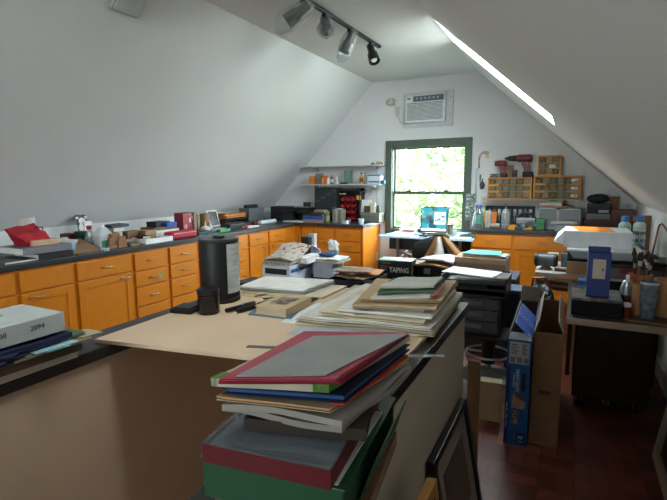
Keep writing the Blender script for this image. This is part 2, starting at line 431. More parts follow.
slab(m, RT, sp(SL+.12), NO, yy, Y1); struct('ceiling_slope_right', m, WALL)
n = 2
N3 = Vector((NO[0],0,NO[1]))
for a, b, s0, s1 in seen_and_added_skylights:
    A = Vector((sp(s0)[0],0,sp(s0)[1])); B = Vector((sp(s1)[0],0,sp(s1)[1])); D = (B-A).normalized()
    def ring(m, i, o, h0, h1):
        # rectangular frame i inset .. o outset round the opening, between heights h0, h1 over the inner surface
        for (u0,u1,v0,v1) in ((-o,i,a-o,b+o),((B-A).length-i,(B-A).length+o,a-o,b+o),(i,(B-A).length-i,a-o,a+i),(i,(B-A).length-i,b-i,b+o)):
            P = [A+D*u0, A+D*u1]; q = []
            for hh in (h0,h1):
                for (pp,yv) in ((P[0],v0),(P[1],v0),(P[1],v1),(P[0],v1)): q.append(pp+N3*hh+Vector((0,yv,0)))
            m.hexa(q[:4], q[4:])
    m = M(); ring(m, .035, .06, .2, .26); f = struct('window_%d' % n, m, WHITE)
    g = M(); q = []
    for hh in (.225,.231):
        for (pp,yv) in ((A,a),(B,a),(B,b),(A,b)): q.append(pp+N3*hh+Vector((0,yv,0)))
    g.hexa(q[:4], q[4:]); obj('window_glass', g, GLASS, f)
    c = (A+B)/2 + N3*.3; portal('skylight_portal', (c.x,(a+b)/2,c.z), -N3, b-a, s1-s0)
    n += 1

# gable wall with the window opening
wx0, wx1, wz0, wz1 = -2.222, -1.233, .81, 1.925
m = M()
m.prism_y([(XL-.1,0),(wx0,0),(wx0,2.95),(-2.5,2.95),(XL-.1,1.3)], Y1, Y1+.14)
m.prism_y([(wx1,0),(XR+.1,0),(XR+.1,1.3),(-1.1,2.95),(wx1,2.95)], Y1, Y1+.14)
m.box((wx0,Y1,0),(wx1,Y1+.14,wz0)); m.box((wx0,Y1,wz1),(wx1,Y1+.14,2.95))
struct('wall_gable', m, WALL)
m = M(); bx0, bx1, bz0, bz1 = -2.25, -1.35, 1.0, 2.0  # opening of an unseen window, added to light the foreground
m.prism_y([(XL-.1,0),(bx0,0),(bx0,2.95),(-2.5,2.95),(XL-.1,1.3)], Y0-.14, Y0)
m.prism_y([(bx1,0),(XR+.1,0),(XR+.1,1.3),(-1.1,2.95),(bx1,2.95)], Y0-.14, Y0)
m.box((bx0,Y0-.14,0),(bx1,Y0,bz0)); m.box((bx0,Y0-.14,bz1),(bx1,Y0,2.95))
struct('wall_back', m, WALL)
portal('added_window_portal', ((bx0+bx1)/2, Y0-.2, (bz0+bz1)/2), (0,1,0), bx1-bx0, bz1-bz0)
portal('gable_window_portal', ((wx0+wx1)/2, Y1+.22, (wz0+wz1)/2), (0,-1,0), wx1-wx0, wz1-wz0)
for nm, yc, sgn, (a0,a1,c0,c1) in (('window_1', Y1, -1, (wx0,wx1,wz0,wz1)), ('window_4', Y0, 1, (bx0,bx1,bz0,bz1))):  # the one in the back wall is an added, unseen light source
    m = M(); fy0, fy1 = sorted((yc, yc+sgn*.03))
    t = .083
    m.box((a0-t,fy0,c0-t),(a0+.005,fy1,c1+t),.004); m.box((a1-.005,fy0,c0-t),(a1+t,fy1,c1+t),.004)
    m.box((a0+.005,fy0,c1-.005),(a1-.005,fy1,c1+t),.004); m.box((a0+.005,fy0,c0-t),(a1-.005,fy1,c0+.005),.004)
    f = struct(nm, m, WINGREEN)
    zm = 1.305 if nm == 'window_1' else (c0+c1)/2
    for (q0,q1,off) in ((zm-.02,c1,.075),(c0,zm+.02,.035)):
        s = M(); e = .03; ya = yc - sgn*off; yb = yc - sgn*(off+.035); ya, yb = sorted((ya,yb))
        s.box((a0,ya,q0),(a0+e,yb,q1)); s.box((a1-e,ya,q0),(a1,yb,q1)); s.box((a0+e,ya,q0),(a1-e,yb,q0+e)); s.box((a0+e,ya,q1-e),(a1-e,yb,q1))
        sh = obj('window_sash', s, WINGREEN, f)
        obj('window_glass', M().box((a0+e,(ya+yb)/2-.002,q0+e),(a1-e,(ya+yb)/2+.002,q1-e)), GLASS, f)
    if nm == 'window_1':
        for xx in (-1.98,-1.47): obj('window_latch', M().box((xx-.03,Y1+.01,zm+.02),(xx+.03,Y1+.04,zm+.035),.004).cyl((xx,Y1+.025,zm+.03),(xx,Y1+.025,zm+.05),.012), DGREY, f)
        lin = M().box((a0,Y1,c0),(a0+.012,Y1+.14,c1)).box((a1-.012,Y1,c0),(a1,Y1+.14,c1)).box((a0,Y1,c1-.012),(a1,Y1+.14,c1)); obj('window_jamb', lin, WINGREEN, f)
        jb = M(); jb.box((a0-.02,Y1+.03,c0-.03),(a1+.02,Y1+.15,c0)); obj('window_sill', jb, WINGREEN, f)
m = M(); m.box((XR-.016,Y0,0),(XR,Y1,.14),.004); struct('baseboard_right', m, mat('#c9c7c0', .5))
struct('baseboard_gable', M().box((-2.36,Y1-.016,0),(-1.06,Y1,.14),.004), mat('#c9c7c0', .5))

# half walls round the stair, with their dark caps
HB = .865
struct('wall_stairwell_left', M().box((-1.53,SY0,0),(-1.40,2.12,HB)), PANEL)
struct('wall_stairwell_right', M().box((-.53,.0,0),(-.40,2.12,HB)), mat('#bbab97', .6, var=.03, scale=6))
struct('wall_stairwell_end', M().box((-1.40,2.0,0),(-.53,2.12,HB)), PANEL)
struct('trim_1', M().box((-1.56,SY0,HB),(-1.385,1.98,.905),.003), CAPM)
struct('trim_2', M().box((-.57,-.02,HB),(-.385,1.98,.905),.003), CAPM)
struct('trim_3', M().box((-1.56,1.98,HB),(-.385,2.14,.905),.003), CAPM)

# outdoors: lawn and trees seen through the window
struct('ground', M().box((-40,6.5,-3.3),(40,60,-3.2)), foliage_mat('lawn', '#5f6c48', '#727f5a'))
def tree(label, x, y, h, r, seed, c1, c2, nleaf=2600, ls=.14):
    t = thing('tree', label, 'tree', (x,y,-3.2), 'trees outside the window'); rnd = random.Random(seed)
    part('trunk', M().tube([(x,y,-3.2),(x+.1,y,-3.2+h*.3),(x-.1,y+.1,-3.2+h*.6),(x,y,-3.2+h*.85)], .14, 8), mat('#5d4a3a', .9), t)
    m = M(); vs = []; fs = []
    for k in range(nleaf):
        while True:
            p = Vector((rnd.uniform(-1,1),rnd.uniform(-1,1),rnd.uniform(-1,1)))
            if .25 < p.length < 1 and noise.noise(p*2.3+Vector((seed,0,0))) > -.12: break
        c = Vector((x+p.x*r, y+p.y*r*.7, -3.2+h*.62+p.z*h*.42))
        a = Vector((rnd.gauss(0,1),rnd.gauss(0,1),rnd.gauss(0,.6))).normalized()*ls*rnd.uniform(.6,1.3); b = a.orthogonal().normalized()*ls*.55*rnd.uniform(.6,1.2)
        n = len(vs); vs += [c-a, c+b, c+a, c-b]; fs.append((n,n+1,n+2,n+3))
    m.add(vs, fs); part('foliage', m, foliage_mat('leaves_%d' % seed, c1, c2), t)
tree('leafy pale green tree outside the window on its left', -5.9, 11.0, 7.2, 2.3, 3, '#465a39', '#7a905e')
tree('leafy tree outside filling the middle of the window', -3.0, 14.4, 8.0, 2.5, 5, '#425636', '#748a58')
tree('leafy tree outside behind the laptop at the window right', -1.2, 11.0, 6.4, 1.5, 8, '#4a5e3c', '#7e9462')
tree('tall tree farthest away beyond the window', -4.2, 18.0, 10.0, 3.6, 11, '#506448', '#849a6c')
# ------------------------------------------------------------------ cabinets and countertops
def pull(T, x, z, par, length=.088, y=-.02):
    m = M(T); h = length/2
    m.tube([(x-h,y,z),(x-h*.96,y-.022,z),(x-h*.5,y-.03,z),(x+h*.5,y-.03,z),(x+h*.96,y-.022,z),(x+h,y,z)], .0042, 8)
    part('handle', m, mat('#8f8a80',.35,.9), par)
def cab(label, loc, rz, wd, fronts, depth=.575, group='honey maple base cabinets', gl=.02, gr=.02):
    T = LM(loc, rz)
    t = thing('base_cabinet', label, 'cabinet', T @ Vector((wd/2, depth/2, 0)), group)
    b = M(T); b.box((0,0,.1),(wd,depth,.863),.0015); b.box((0,.06,0),(wd,depth,.1)); part('body', b, OAK, t)
    for f in fronts:
        kind, z0, z1 = f[:3]; hd = f[3] if len(f) > 3 else None
        x0, x1 = gl, wd-gr
        if kind == 'drawer':
            d = part('drawer', M(T).box((x0,-.021,z0),(x1,-.0005,z1),.003), OAKH, t)
            if hd: pull(T, (x0+x1)/2 + (hd if isinstance(hd,float) else 0), (z0+z1)/2+.005, d)
        else:
            fr = .058; m = M(T)
            m.box((x0,-.021,z0),(x0+fr,-.0005,z1),.002); m.box((x1-fr,-.021,z0),(x1,-.0005,z1),.002)
            m.box((x0+fr,-.021,z0),(x1-fr,-.0005,z0+fr),.002); m.box((x0+fr,-.021,z1-fr),(x1-fr,-.0005,z1),.002)
            d = part('door', m, OAK, t)
            part('door_panel', M(T).box((x0+fr,-.011,z0+fr),(x1-fr,-.001,z1-fr)), OAKH, d)
            if hd: pull(T, x0+.09 if hd == 'l' else x1-.08, z1-.03, d)
    return t
D4 = [('drawer',.685,.842,1),('drawer',.542,.672,1),('drawer',.36,.528,1),('drawer',.125,.346,1)]
DD = lambda s, h=1: [('drawer',.7,.842,h),('door',.125,.685,s)]
FX = -3.42
run = [(.77,1.30,DD('l',0),'maple base cabinet at the left end, nearest the stair wall'),
       (1.31,1.872,DD('l',0),'maple base cabinet below the red bag'),
       (1.872,2.302,DD('l',0),'maple base cabinet with a plain drawer, below the black and grey binders'),
       (2.302,2.845,DD('r'),'wide maple base cabinet below the detergent jug'),
       (2.845,3.255,D4,'four-drawer maple cabinet below the wood blocks, green tag on a handle'),
       (3.255,3.66,D4,'four-drawer maple cabinet below the red pouch'),
       (3.66,4.10,D4,'maple drawer cabinet hidden behind the black drum tower'),
       (4.10,4.512,D4,'four-drawer maple cabinet just right of the drum tower'),
       (4.512,4.928,DD('r'),'maple base cabinet with door, two from the inner corner'),
       (4.928,5.33,DD('l'),'maple base cabinet with door beside the inner corner')]
for y0, y1, fr, lb in run: c = cab(lb, (FX,y0,0), PI/2, y1-y0, fr)
solo('corner_filler', M().box((FX-.3,5.33,.1),(FX,5.62,.863)).box((FX,5.6,.1),(-3.33,5.62,.863)), OAK, 'plain maple filler panel in the inner corner of the cabinets', 'panel')
cab('maple base cabinet in the corner with red cables over its front', (-3.33,5.62,0), 0, .525, DD('r'))
cab('four-drawer maple cabinet at the free end of the corner run', (-2.805,5.62,0), 0, .4, D4)
ep = thing('end_panel', 'tall maple end panel facing the window desk', 'panel', (-2.395,5.9,0))
part('board', M().box((-2.405,5.6,.0),(-2.385,6.215,.863)), OAK, ep)
part('outlet', M().box((-2.385,6.05,.37),(-2.379,6.12,.48),.002), mat('#c8bfae',.5), ep)
cab('maple cabinet with stacked drawers right of the window desk', (-1.03,5.65,0), 0, .475, [('drawer',.69,.842,1),('drawer',.5,.675,0),('drawer',.31,.485,0),('drawer',.125,.295,0)], .56)
cab('wide maple cabinet with shaker door behind the turquoise folder box', (-.555,5.65,0), 0, .62, [('drawer',.69,.842,1),('door',.125,.675,None)], .56)
cab('maple cabinet under the right end of the gable counter', (.065,5.65,0), 0, .58, [('drawer',.69,.842,1),('door',.125,.675,'l')], .56)

ct = M(); ct.box((-4.195,.72,.865),(-3.385,6.215,.905),.004); ct.box((-3.385,5.58,.865),(-2.375,6.215,.905),.004)
solo('countertop', ct, TOPM, 'charcoal L-shaped worktop along the left wall and corner', 'countertop')
solo('countertop', M().box((-1.055,5.61,.865),(.655,6.215,.905),.004), TOPM, 'charcoal worktop on the cabinets right of the window', 'countertop')
tg = M().box((-3.352,3.09,.6),(-3.35,3.13,.625)); solo('price_tag', tg, mat('#2fa58a',.5), 'small green tag hung on a drawer handle', 'tag')
for k, px in enumerate((0, 1)):
    a = (-3.3, 5.574, .895) if k == 0 else (-3.08, 5.574, .895)
    m = M().tube([(a[0]+.02,5.62,.908),(a[0]+.01,5.574,.909),(a[0]-.02,5.568,.84),(a[0]-.06,5.567,.6),(a[0]-.05,5.567,.35),(a[0]-.02,5.567,.1),(a[0],5.56,.01)], .004, 6)
    solo('cable', m, mat('#a3301f',.6), ['red cable hanging over the corner cabinet, nearer the corner','red cable hanging over the corner cabinet, nearer the drawers'][k], 'cable')

# ------------------------------------------------------------------ left counter, near end to the corner
C = .905
def B(px0, px1, x, d, z=C):
    """front edge facing the room at depth x between two pixel columns: frame with x along the wall, y towards the wall"""
    y0, y1 = yl(px0, x), yl(px1, x)
    return LM((x, y0, z), PI/2), y1-y0

T, wd = B(2, 36, -3.44, .3); w0 = wd
book('thin grey folder flat under the binders at the counter edge', T, wd, .3, .018, mat('#5b5650',.6), PAPER, 'folder', 'folder')
T, wd = B(37, 72, -3.42, .3)
book('black ring binder lying on the counter, under the grey one', T, wd, .3, .045, BLACKM, PAPER, 'ring_binder', 'binder', spine='y0')
T, wd = B(22, 71, -3.45, .28, C+.046)
rb = book('grey ring binder with red inside, on the black binder', T, wd, .3, .05, mat('#77797e',.5), PAPER, 'ring_binder', 'binder', spine='y0')
part('red_spine_end', M(T).box((wd-.003,.0,.003),(wd+.001,.27,.047)), DRED, rb)
part('ring', M(T).lathe([(.016,0),(.016,.003)], (wd+.001,.05,.025), 16, (1,0,0)), STEEL, rb)
m = M(); y0, y1 = yl(10,-3.62), yl(47,-3.62)
bag = thing('gift_bag', 'crumpled red fabric bag on the grey binder', 'bag', (-3.65,(y0+y1)/2,C+.097))
zb = C+.097
m.hexa([(-3.53,y0+.08,zb),(-3.53,y1-.02,zb),(-3.72,y1-.02,zb),(-3.72,y0+.08,zb)], [(-3.52,y0-.01,zb+.09),(-3.54,y1-.06,zb+.10),(-3.74,y1-.02,zb+.15),(-3.74,y0+.03,zb+.125)])
bm = bmesh.new()
vs = [bm.verts.new(v) for v in m.v]
for f in m.f: bm.faces.new([vs[i] for i in f])
bmesh.ops.subdivide_edges(bm, edges=bm.edges[:], cuts=6, use_grid_fill=True)
for v in bm.verts:
    k = noise.noise(v.co*14)*.014
    if v.co.z > zb+.004: v.co += Vector((k,k*.6,k*.9))
bm.verts.index_update(); m2 = M().add([v.co[:] for v in bm.verts], [[v.index for v in f.verts] for f in bm.faces], True); bm.free()
part('body', m2, mat('#b3182a',.75,bump=.2), bag)
part('handle', M().tube([(-3.6,y1-.12,zb+.10),(-3.58,y1-.1,zb+.13),(-3.58,y1-.05,zb+.13),(-3.6,y1-.04,zb+.11)], .004), DRED, bag)
T, wd = B(32, 60, -3.5, .14, C+.097)
flat_box('small beige card box in front of the red bag', T, wd, .09, .04, mat('#c4a183',.7), mat('#cfae90',.7))
solo('paper_roll', M().lathe([(.02,0),(.062,0),(.062,.29),(.02,.29),(.02,0)], (-3.84,yl(28,-3.84),C), 24, closed=False), mat('#cbc7be',.8), 'standing white paper roll behind the red bag', 'roll')
# a heap of plastic and papers
solo('plastic_bag', M().blob((-3.7,yl(62,-3.7),C+.05),(.1,.11,.06),.5,3,3,3,-.8), mat('#d7dadc',.5,bump=.1), 'crumpled white plastic bag right of the red bag', 'bag')
for k,(a,b,x,z) in enumerate(((62,76,-3.6,.0),(60,75,-3.62,.022))):
    T, wd = B(a,b,x,.1,C+.07*0+z)
    book(['white paper pad behind the grey binder, lower of two','white paper pad behind the grey binder, upper of two'][k], T, wd, .16, .02, PAPER, PAPER, 'paper_pad', 'pad')
T, wd = B(70,75.5,-3.5,.1); flat_box('small light blue box beside the cardboard slab', T, wd, .06, .075, mat('#6aa7cf',.5), mat('#86bbdc',.5))
# brown cardboard wedge, a board leaning low
y0, y1 = yl(72,-3.44), yl(101,-3.44)
solo('cardboard_slab', M().hexa([(-3.43,y0,C),(-3.43,y1,C),(-3.7,y1+.02,C),(-3.7,y0+.05,C)],[(-3.44,y0,C+.012),(-3.44,y1,C+.012),(-3.7,y1,C+.09),(-3.7,y0+.05,C+.1)]), mat('#8a6a4c',.8), 'brown cardboard slab sloping on the counter beside the binders', 'cardboard')
solo('cardboard_slab', M().box((-3.72,y0+.02,C),(-3.425,y1+.03,C+.0)) if False else M().hexa([(-3.405,y0+.01,C),(-3.405,y1+.06,C),(-3.428,y1+.06,C),(-3.428,y0+.01,C)],[(-3.405,y0+.01,C+.008),(-3.405,y1+.06,C+.008),(-3.428,y1+.06,C+.008),(-3.428,y0+.01,C+.008)]), mat('#4b3d30',.7), 'thin dark wooden strip along the front of the cardboard slab', 'strip')
T, wd = B(69,78,-3.86,.12); flat_box('dark red box by the wall behind the white papers', T, wd, .12, .12, mat('#5a1f22',.6), mat('#6a2427',.6))
T, wd = B(78,85.5,-3.8,.1); jar('dark green tin standing in front of the leaning picture', (-3.82,yl(81.5,-3.82),C), .055, .14, mat('#1f3b35',.5), mat('#28473f',.5), 'tin', 'tin')
# leaning picture card
y0, y1 = yl(80,-4.05), yl(91.5,-4.05)
pc = thing('picture_card', 'dark blue printed card with a white figure, leaning on the wall', 'card', (-4.08,(y0+y1)/2,C))
part('card', M().hexa([(-4.03,y0,C),(-4.03,y1,C),(-4.036,y1,C),(-4.036,y0,C)],[(-4.104,y0+.01,C+.275),(-4.104,y1-.01,C+.275),(-4.11,y1-.01,C+.275),(-4.11,y0+.01,C+.275)]), mat('#1d2238',.5), pc)
TT = face_frame((-4.0645,(y0+y1)/2,C+.14), (0,1,0), (-.26,0,.97))
part('print', M(TT).lathe([(.0,.0),(.05,.0),(.05,.002),(0,.002)],(0,.0,.0),20).lathe([(0,0),(.035,0),(.035,.002),(0,.002)],(0,.065,0),20).box((-.06,.09,0),(-.03,.11,.002)).box((.03,.09,0),(.06,.11,.002)).box((-.045,-.09,0),(.045,-.04,.002)), mat('#d9d6d0',.5), pc)
# spray bottle
bx, by = -3.66, yl(90,-3.66)
sb = thing('spray_bottle', 'clear spray bottle with a red collar beside the cardboard slab', 'bottle', (bx,by,C))
part('body', M().lathe([(.042,0),(.046,.01),(.046,.08),(.02,.15),(.014,.17)], (bx,by,C)), CLEARP, sb)
part('liquid', M().lathe([(.04,.004),(.043,.01),(.043,.05),(0,.05)], (bx,by,C)), clear_mat('pale_liquid','#c9d8e4',.1), sb)
part('collar', M().lathe([(.018,.165),(.02,.168),(.02,.195),(.016,.198)], (bx,by,C)), RED, sb)
part('spray_head', M().box((bx-.014,by-.05,C+.198),(bx+.014,by+.02,C+.235),.005).box((bx-.006,by-.045,C+.16),(bx+.006,by-.033,C+.2)), WHITE, sb)
# jug
jx, jy = -3.55, yl(103,-3.55)
jg = thing('detergent_jug', 'white translucent jug with a green label and handle', 'jug', (jx,jy,C))
T = LM((jx,jy,C))
part('body', M(T).box((-.05,-.065,0),(.05,.065,.13),.018).hexa([(-.048,-.063,.125),(.048,-.063,.125),(.048,.063,.125),(-.048,.063,.125)],[(-.018,-.02,.185),(.018,-.02,.185),(.018,.02,.185),(-.018,.02,.185)]), clear_mat('milky_plastic','#dfe9e6',.15,.2,.6), jg)
part('label_band', M(T).box((-.0515,-.05,.02),(.0515,.05,.075),.002), mat('#1b7d55',.5), jg)
part('cap', M(T).lathe([(.02,.18),(.02,.205),(.018,.208)],(0,0,0)), WHITE, jg)
part('handle', M(T).tube([(0,.062,.05),(0,.085,.07),(0,.085,.12),(0,.045,.145)], .01), clear_mat('milky_plastic_2','#e4efec',.15,.2,.6), jg)
solo('small_dish', M().lathe([(.035,0),(.035,.02),(.03,.022)], (-3.43,yl(104,-3.43),C)), mat('#9fb4c4',.4), 'pale blue lid lying at the counter edge by the jug', 'lid')
# wood blocks
BLK = wood_mat('block_wood','#7d5638','#93684a',.7,'Y')
by0, by1 = yl(108,-3.47), yl(126,-3.47); bw = (by1-by0)
pos = [(by0,.5,0),(by0+bw*.52,.48,0),(by0+.01,.52,1),(by0+bw*.53,.46,1),(by0+.02,.5,2),(by0+bw*.55,.42,2),(by0+.04,.45,3)]
names = ['bottom left','bottom right','second-row left','second-row right','third-row left','third-row right','topmost']
for k,(yy,fw,lv) in enumerate(pos):
    m = M(LM((-3.52+.01*(k%2),yy,C+lv*.032), .05*((k*7)%3-1))).box((-.06,0,0),(.05,bw*fw,.031),.002)
    solo('wood_block', m, BLK, 'brown wood block in the small stack by the jug, %s' % names[k], 'block', 'stacked wood blocks')
cyx, cyy = -3.6, yl(116.5,-3.6)
solo('beige_can', M().lathe([(.05,0),(.052,.004),(.052,.128),(.05,.132),(.04,.132)], (cyx,cyy,C)), mat('#b7a98c',.6), 'plain beige can behind the wood blocks', 'can')
solo('white_block', M(LM((cyx,cyy,C+.132),.1)).box((-.05,-.07,0),(.05,.05,.035),.004), mat('#c9c8c2',.6), 'small white block on top of the beige can', 'block')
solo('black_tile', M(LM((cyx,cyy,C+.167),.12,0,.05)).box((-.06,-.1,0.005),(.06,.1,.026),.004), mat('#23262c',.4), 'flat black lid balanced on the white block', 'lid')
# boxes and books, 120..178
def bx_(lab,a,b,x,d,h,z=C,c1='#7a5b42',c2=None,fn=flat_box,**k):
    T, wd = B(a,b,x,d,z); return fn(lab,T,wd,d,h,mat(c1,.65),mat(c2 or c1,.65),**k)
bx_('dark brown box behind the wood blocks',119,128,-3.74,.15,.1,c1='#332722')
bx_('brown cardboard box with a worn top, right of the wood blocks',128,146,-3.7,.16,.095,c1='#80593f',c2='#8d674b')
bx_('low grey tray of odds in front of the brown box',118,136,-3.58,.1,.04,c1='#a49c90')
bx_('tan wooden box between the brown box and the white tray',146,157,-3.62,.14,.1,c1='#99794f',c2='#a5865c')
bx_('flat black case at the counter edge right of the wood blocks',122,132,-3.47,.1,.03,c1='#1c1c1e')
bx_('small tan block in front of the flat black case',131,140,-3.44,.07,.022,c1='#8e6c4a')
T, wd = B(138,152,-3.56,.12); book('dark red book lying open side out by the tan box', T, wd, .13, .04, DRED, OFFW)
T, wd = B(143,151,-3.55,.1,C+.041); book('small black notebook on the dark red book', T, wd, .1, .018, BLACKM, PAPER, 'notebook','book')
# white plastic tray
y0, y1 = yl(146,-3.43), yl(173,-3.43); T = LM((-3.43,y0,C),PI/2); wd = y1-y0
m = M(T); m.box((0,0,0),(wd,.2,.006)); m.box((0,0,.006),(wd,.006,.045)); m.box((0,.194,.006),(wd,.2,.045)); m.box((0,.006,.006),(.006,.194,.045)); m.box((wd-.006,.006,.006),(wd,.194,.045))
solo('plastic_tray', m, WHITE, 'shallow white tray at the counter edge before the red pouch', 'tray')
# stack with blue box
bx_('flat white document box at the bottom, below the brown tray',152,180,-3.7,.24,.05,c1='#c7c8c8')
T, wd = B(154,180,-3.7,.24,C+.05); book('pile of grey white papers on the document box', T, wd, .24, .03, LGREY, PAPER, 'paper_pile','papers')
bx_('shallow brown wooden tray on the papers',155,178,-3.72,.2,.025,C+.081,'#6a513a','#7b6046')
bx_('black flat box on the brown tray',157,171,-3.74,.14,.055,C+.106,'#1b1c22')
bx_('bright blue small box on the brown tray, beside the black one',168,178,-3.7,.1,.042,C+.106,'#1c4fae','#2558ba')
bx_('flat white box of cards before the blue box',160,178,-3.56,.08,.035,c1='#b9bec6')
# red pouch
T, wd = B(173,198,-3.46,.12)
rp = thing('pencil_pouch', 'long red fabric pouch at the counter edge', 'pouch', T @ Vector((wd/2,.06,0)))
m = M(T); m.box((0,0,0),(wd,.13,.075),.022); part('body', m, mat('#a91e33',.6,bump=.15), rp)
part('zipper', M(T).tube([(.02,.0,.055),(wd*.5,-.001,.057),(wd-.02,0,.055)], .003, 6), mat('#d2c3c0',.4), rp)
# tins and cylinders
T, wd = B(184,195.5,-3.78,.1)
tn = thing('patterned_tin', 'tall dark red box with white flower print', 'tin', T @ Vector((wd/2,.06,0)))
part('body', M(T).box((0,0,0),(wd,.13,.225),.004), mat('#8e1d30',.5), tn)
part('print', M(T).box((wd*.55,-.001,.12),(wd*.95,0,.21)).box((wd*.1,-.001,.02),(wd*.4,0,.1)), print_mat('flower_print',['#9e2236','#d9c9c6','#8e1d30','#c96a76'],60), tn)
T, wd = B(195,201,-3.76,.1); solo('wooden_board', M(T).box((0,0,0),(wd*.45,.1,.225),.003).box((wd*.55,.0,0),(wd,.08,.2),.003).box((0,.09,0),(wd,.1,.2)), mat('#7d6f56',.6), 'two narrow olive boards standing beside the red flower tin', 'board')
jx, jy = -3.82, yl(205.5,-3.82)
solo('cardboard_tube', M().lathe([(.052,0),(.055,0),(.055,.2),(.045,.2),(.045,.01)], (jx,jy,C)), mat('#8e6a48',.7), 'brown cardboard tube standing behind the white dispenser', 'tube')
dp = thing('glue_dispenser', 'squat white dispenser bottle with a pointed nozzle', 'bottle', (-3.66,yl(206,-3.66),C))
part('body', M().lathe([(.05,0),(.052,.005),(.052,.05),(.03,.07),(.014,.075)], (-3.66,yl(206,-3.66),C)), mat('#d8d0bc',.5), dp)
part('nozzle', M().lathe([(.012,.074),(.003,.125)], (-3.66,yl(206,-3.66),C)), mat('#d8d0bc',.5), dp)
bx_('flat teal tray below the white dispenser',199,214,-3.52,.12,.03,c1='#17484c')
for k,(a,b,x,c,l) in enumerate(((198,214,-3.44,'#8d939a','long silver ruler lying at the counter edge'),(201,222,-3.47,'#6b7178','second silver ruler behind the edge ruler'))):
    T, wd = B(a,b,x,.03); solo('steel_ruler', M(T).box((0,0,0),(wd,.03,.002)), mat(c,.3,.8), l, 'ruler')
# picture frame device
y0, y1 = yl(208.5,-3.9), yl(219.5,-3.9)
df = thing('digital_frame', 'small white-edged screen tilted back on the counter', 'screen', (-3.92,(y0+y1)/2,C))
FT = face_frame((-3.87,(y0+y1)/2,C+.01),(0,1,.0),(-.25,0,.97))
hw = (y1-y0)/2
part('frame', M(FT).box((-hw,0,-.012),(hw,.22,0),.004), mat('#b9bdbd',.4), df)
part('screen', M(FT).box((-hw+.03,.03,0),(hw-.02,.2,.002)), mat('#20262a',.25), df)
part('stand', M(FT).box((-.02,0,-.05),(.02,.15,-.012)), DGREY, df)
bx_('orange card folder lying behind the black gadget',213,228,-3.78,.2,.02,c1='#b3542a')
T, wd = B(219,236,-3.66,.2); book('thin white booklet on the counter before the letter rack', T, wd, .18, .02, mat('#c3c3bf',.6), PAPER, 'booklet','book')
solo('tape_roll', M().lathe([(.03,0),(.05,0),(.05,.03),(.03,.03),(.03,0)], (-3.62,yl(214,-3.62),C), 24, closed=False), mat('#9ea4a6',.4), 'grey roll of tape lying flat on the counter', 'tape')
solo('metal_funnel', M().lathe([(.06,0),(.062,.004),(.02,.09),(.012,.12)], (-3.7,yl(210,-3.7),C), 20), mat('#8d9193',.35,.6), 'grey metal funnel upside down beside the tape roll', 'funnel')
T, wd = B(221,231,-3.5,.08); flat_box('bright green small box at the counter edge', T, wd, .06, .03, mat('#1c8a4a',.5), mat('#25a058',.5))
T, wd = B(231,246,-3.6,.1); flat_box('black gadget case behind the orange ball', T, wd, .12, .06, BLACKM, BLACK)
solo('orange_ball', M().blob((-3.5,yl(247,-3.5),C+.024),(.024,.024,.024),0,1,2), mat('#e2501d',.4), 'small orange ball on the counter', 'ball')
# letter rack with envelopes
T, wd = B(226,249,-3.82,.2)
lr = thing('letter_tray', 'black two-tier letter tray', 'tray', T @ Vector((wd/2,.1,0)))
m = M(T)
for z in (0,.075): m.box((0,0,z+.01),(wd,.19,z+.016))
for xx in (0,wd-.008): m.box((xx,0,0),(xx+.008,.19,.1))
m.box((0,.182,0),(wd,.19,.1)); part('frame', m, BLACK, lr)
for k in range(6):
    col = ['#b8b4aa','#a7a49c','#c17a3d','#b56f33','#c5863f','#a4622c'][k]
    lab = ['grey envelope at the bottom of the letter tray','second grey envelope in the letter tray','orange-brown envelope, lowest of four','orange-brown envelope, second of four','orange-brown envelope, third of four','topmost orange-brown envelope, slightly turned'][k]
    z = C+.017+(k*.012 if k < 2 else .062+k*.015)
    TT = LM(T @ Vector((wd/2,.1,0)),PI/2+(.06*((k*5)%4-1.5)))
    m = M(LM((TT.translation.x,TT.translation.y,z),PI/2+(.05*((k*5)%4-1.5)))).sheet([(-wd*.45,-.09,0),(wd*.42,-.09,0),(wd*.42,.08,0),(-wd*.45,.08,0)], .011 if k<2 else .012, .006 if k>1 else 0, seed=k)
    solo('envelope', m, mat(col,.7), lab, 'envelope', 'envelopes in the letter tray')
T, wd = B(224,262,-3.72,.05); solo('black_power_strip', M(T).box((0,0,0),(wd,.05,.05),.006), BLACKM, 'long black power strip in front of the letter tray', 'power strip')
# amp / radio
T, wd = B(250,265,-3.84,.2)
am = thing('radio', 'grey radio box with a speckled front and black top knob', 'radio', T @ Vector((wd/2,.08,0)))
part('body', M(T).box((0,0,0),(wd,.17,.21),.006), mat('#55585b',.5), am)
part('front_panel', M(T).box((wd,.01,.03),(wd+.004,.16,.19)), mat('#9b9d9e',.5), am)
part('control', M(T).box((wd+.004,.03,.05),(wd+.006,.06,.16)), mat('#8c2c2a',.5), am)
part('handle', M(T).box((wd*.1,.05,.21),(wd*.8,.12,.255),.012), BLACK, am)
T, wd = B(262,277,-3.62,.1)
solo('paper_roll', M().cyl(T @ Vector((0,.03,.028)), T @ Vector((wd,.03,.028)), .028), mat('#c2ccd1',.6), 'white paper roll lying at the counter edge near the corner', 'roll')
T, wd = B(255,268,-3.68,.1); flat_box('dark red narrow box behind the white paper roll', T, wd, .05, .04, DRED, DRED)
T, wd = B(248,260,-3.52,.1); book('white leaflet pad at the counter edge left of the paper roll', T, wd, .14, .014, PAPER, PAPER, 'leaflet','paper')

# ------------------------------------------------------------------ corner and return counter (things stand at real depths from the gable)

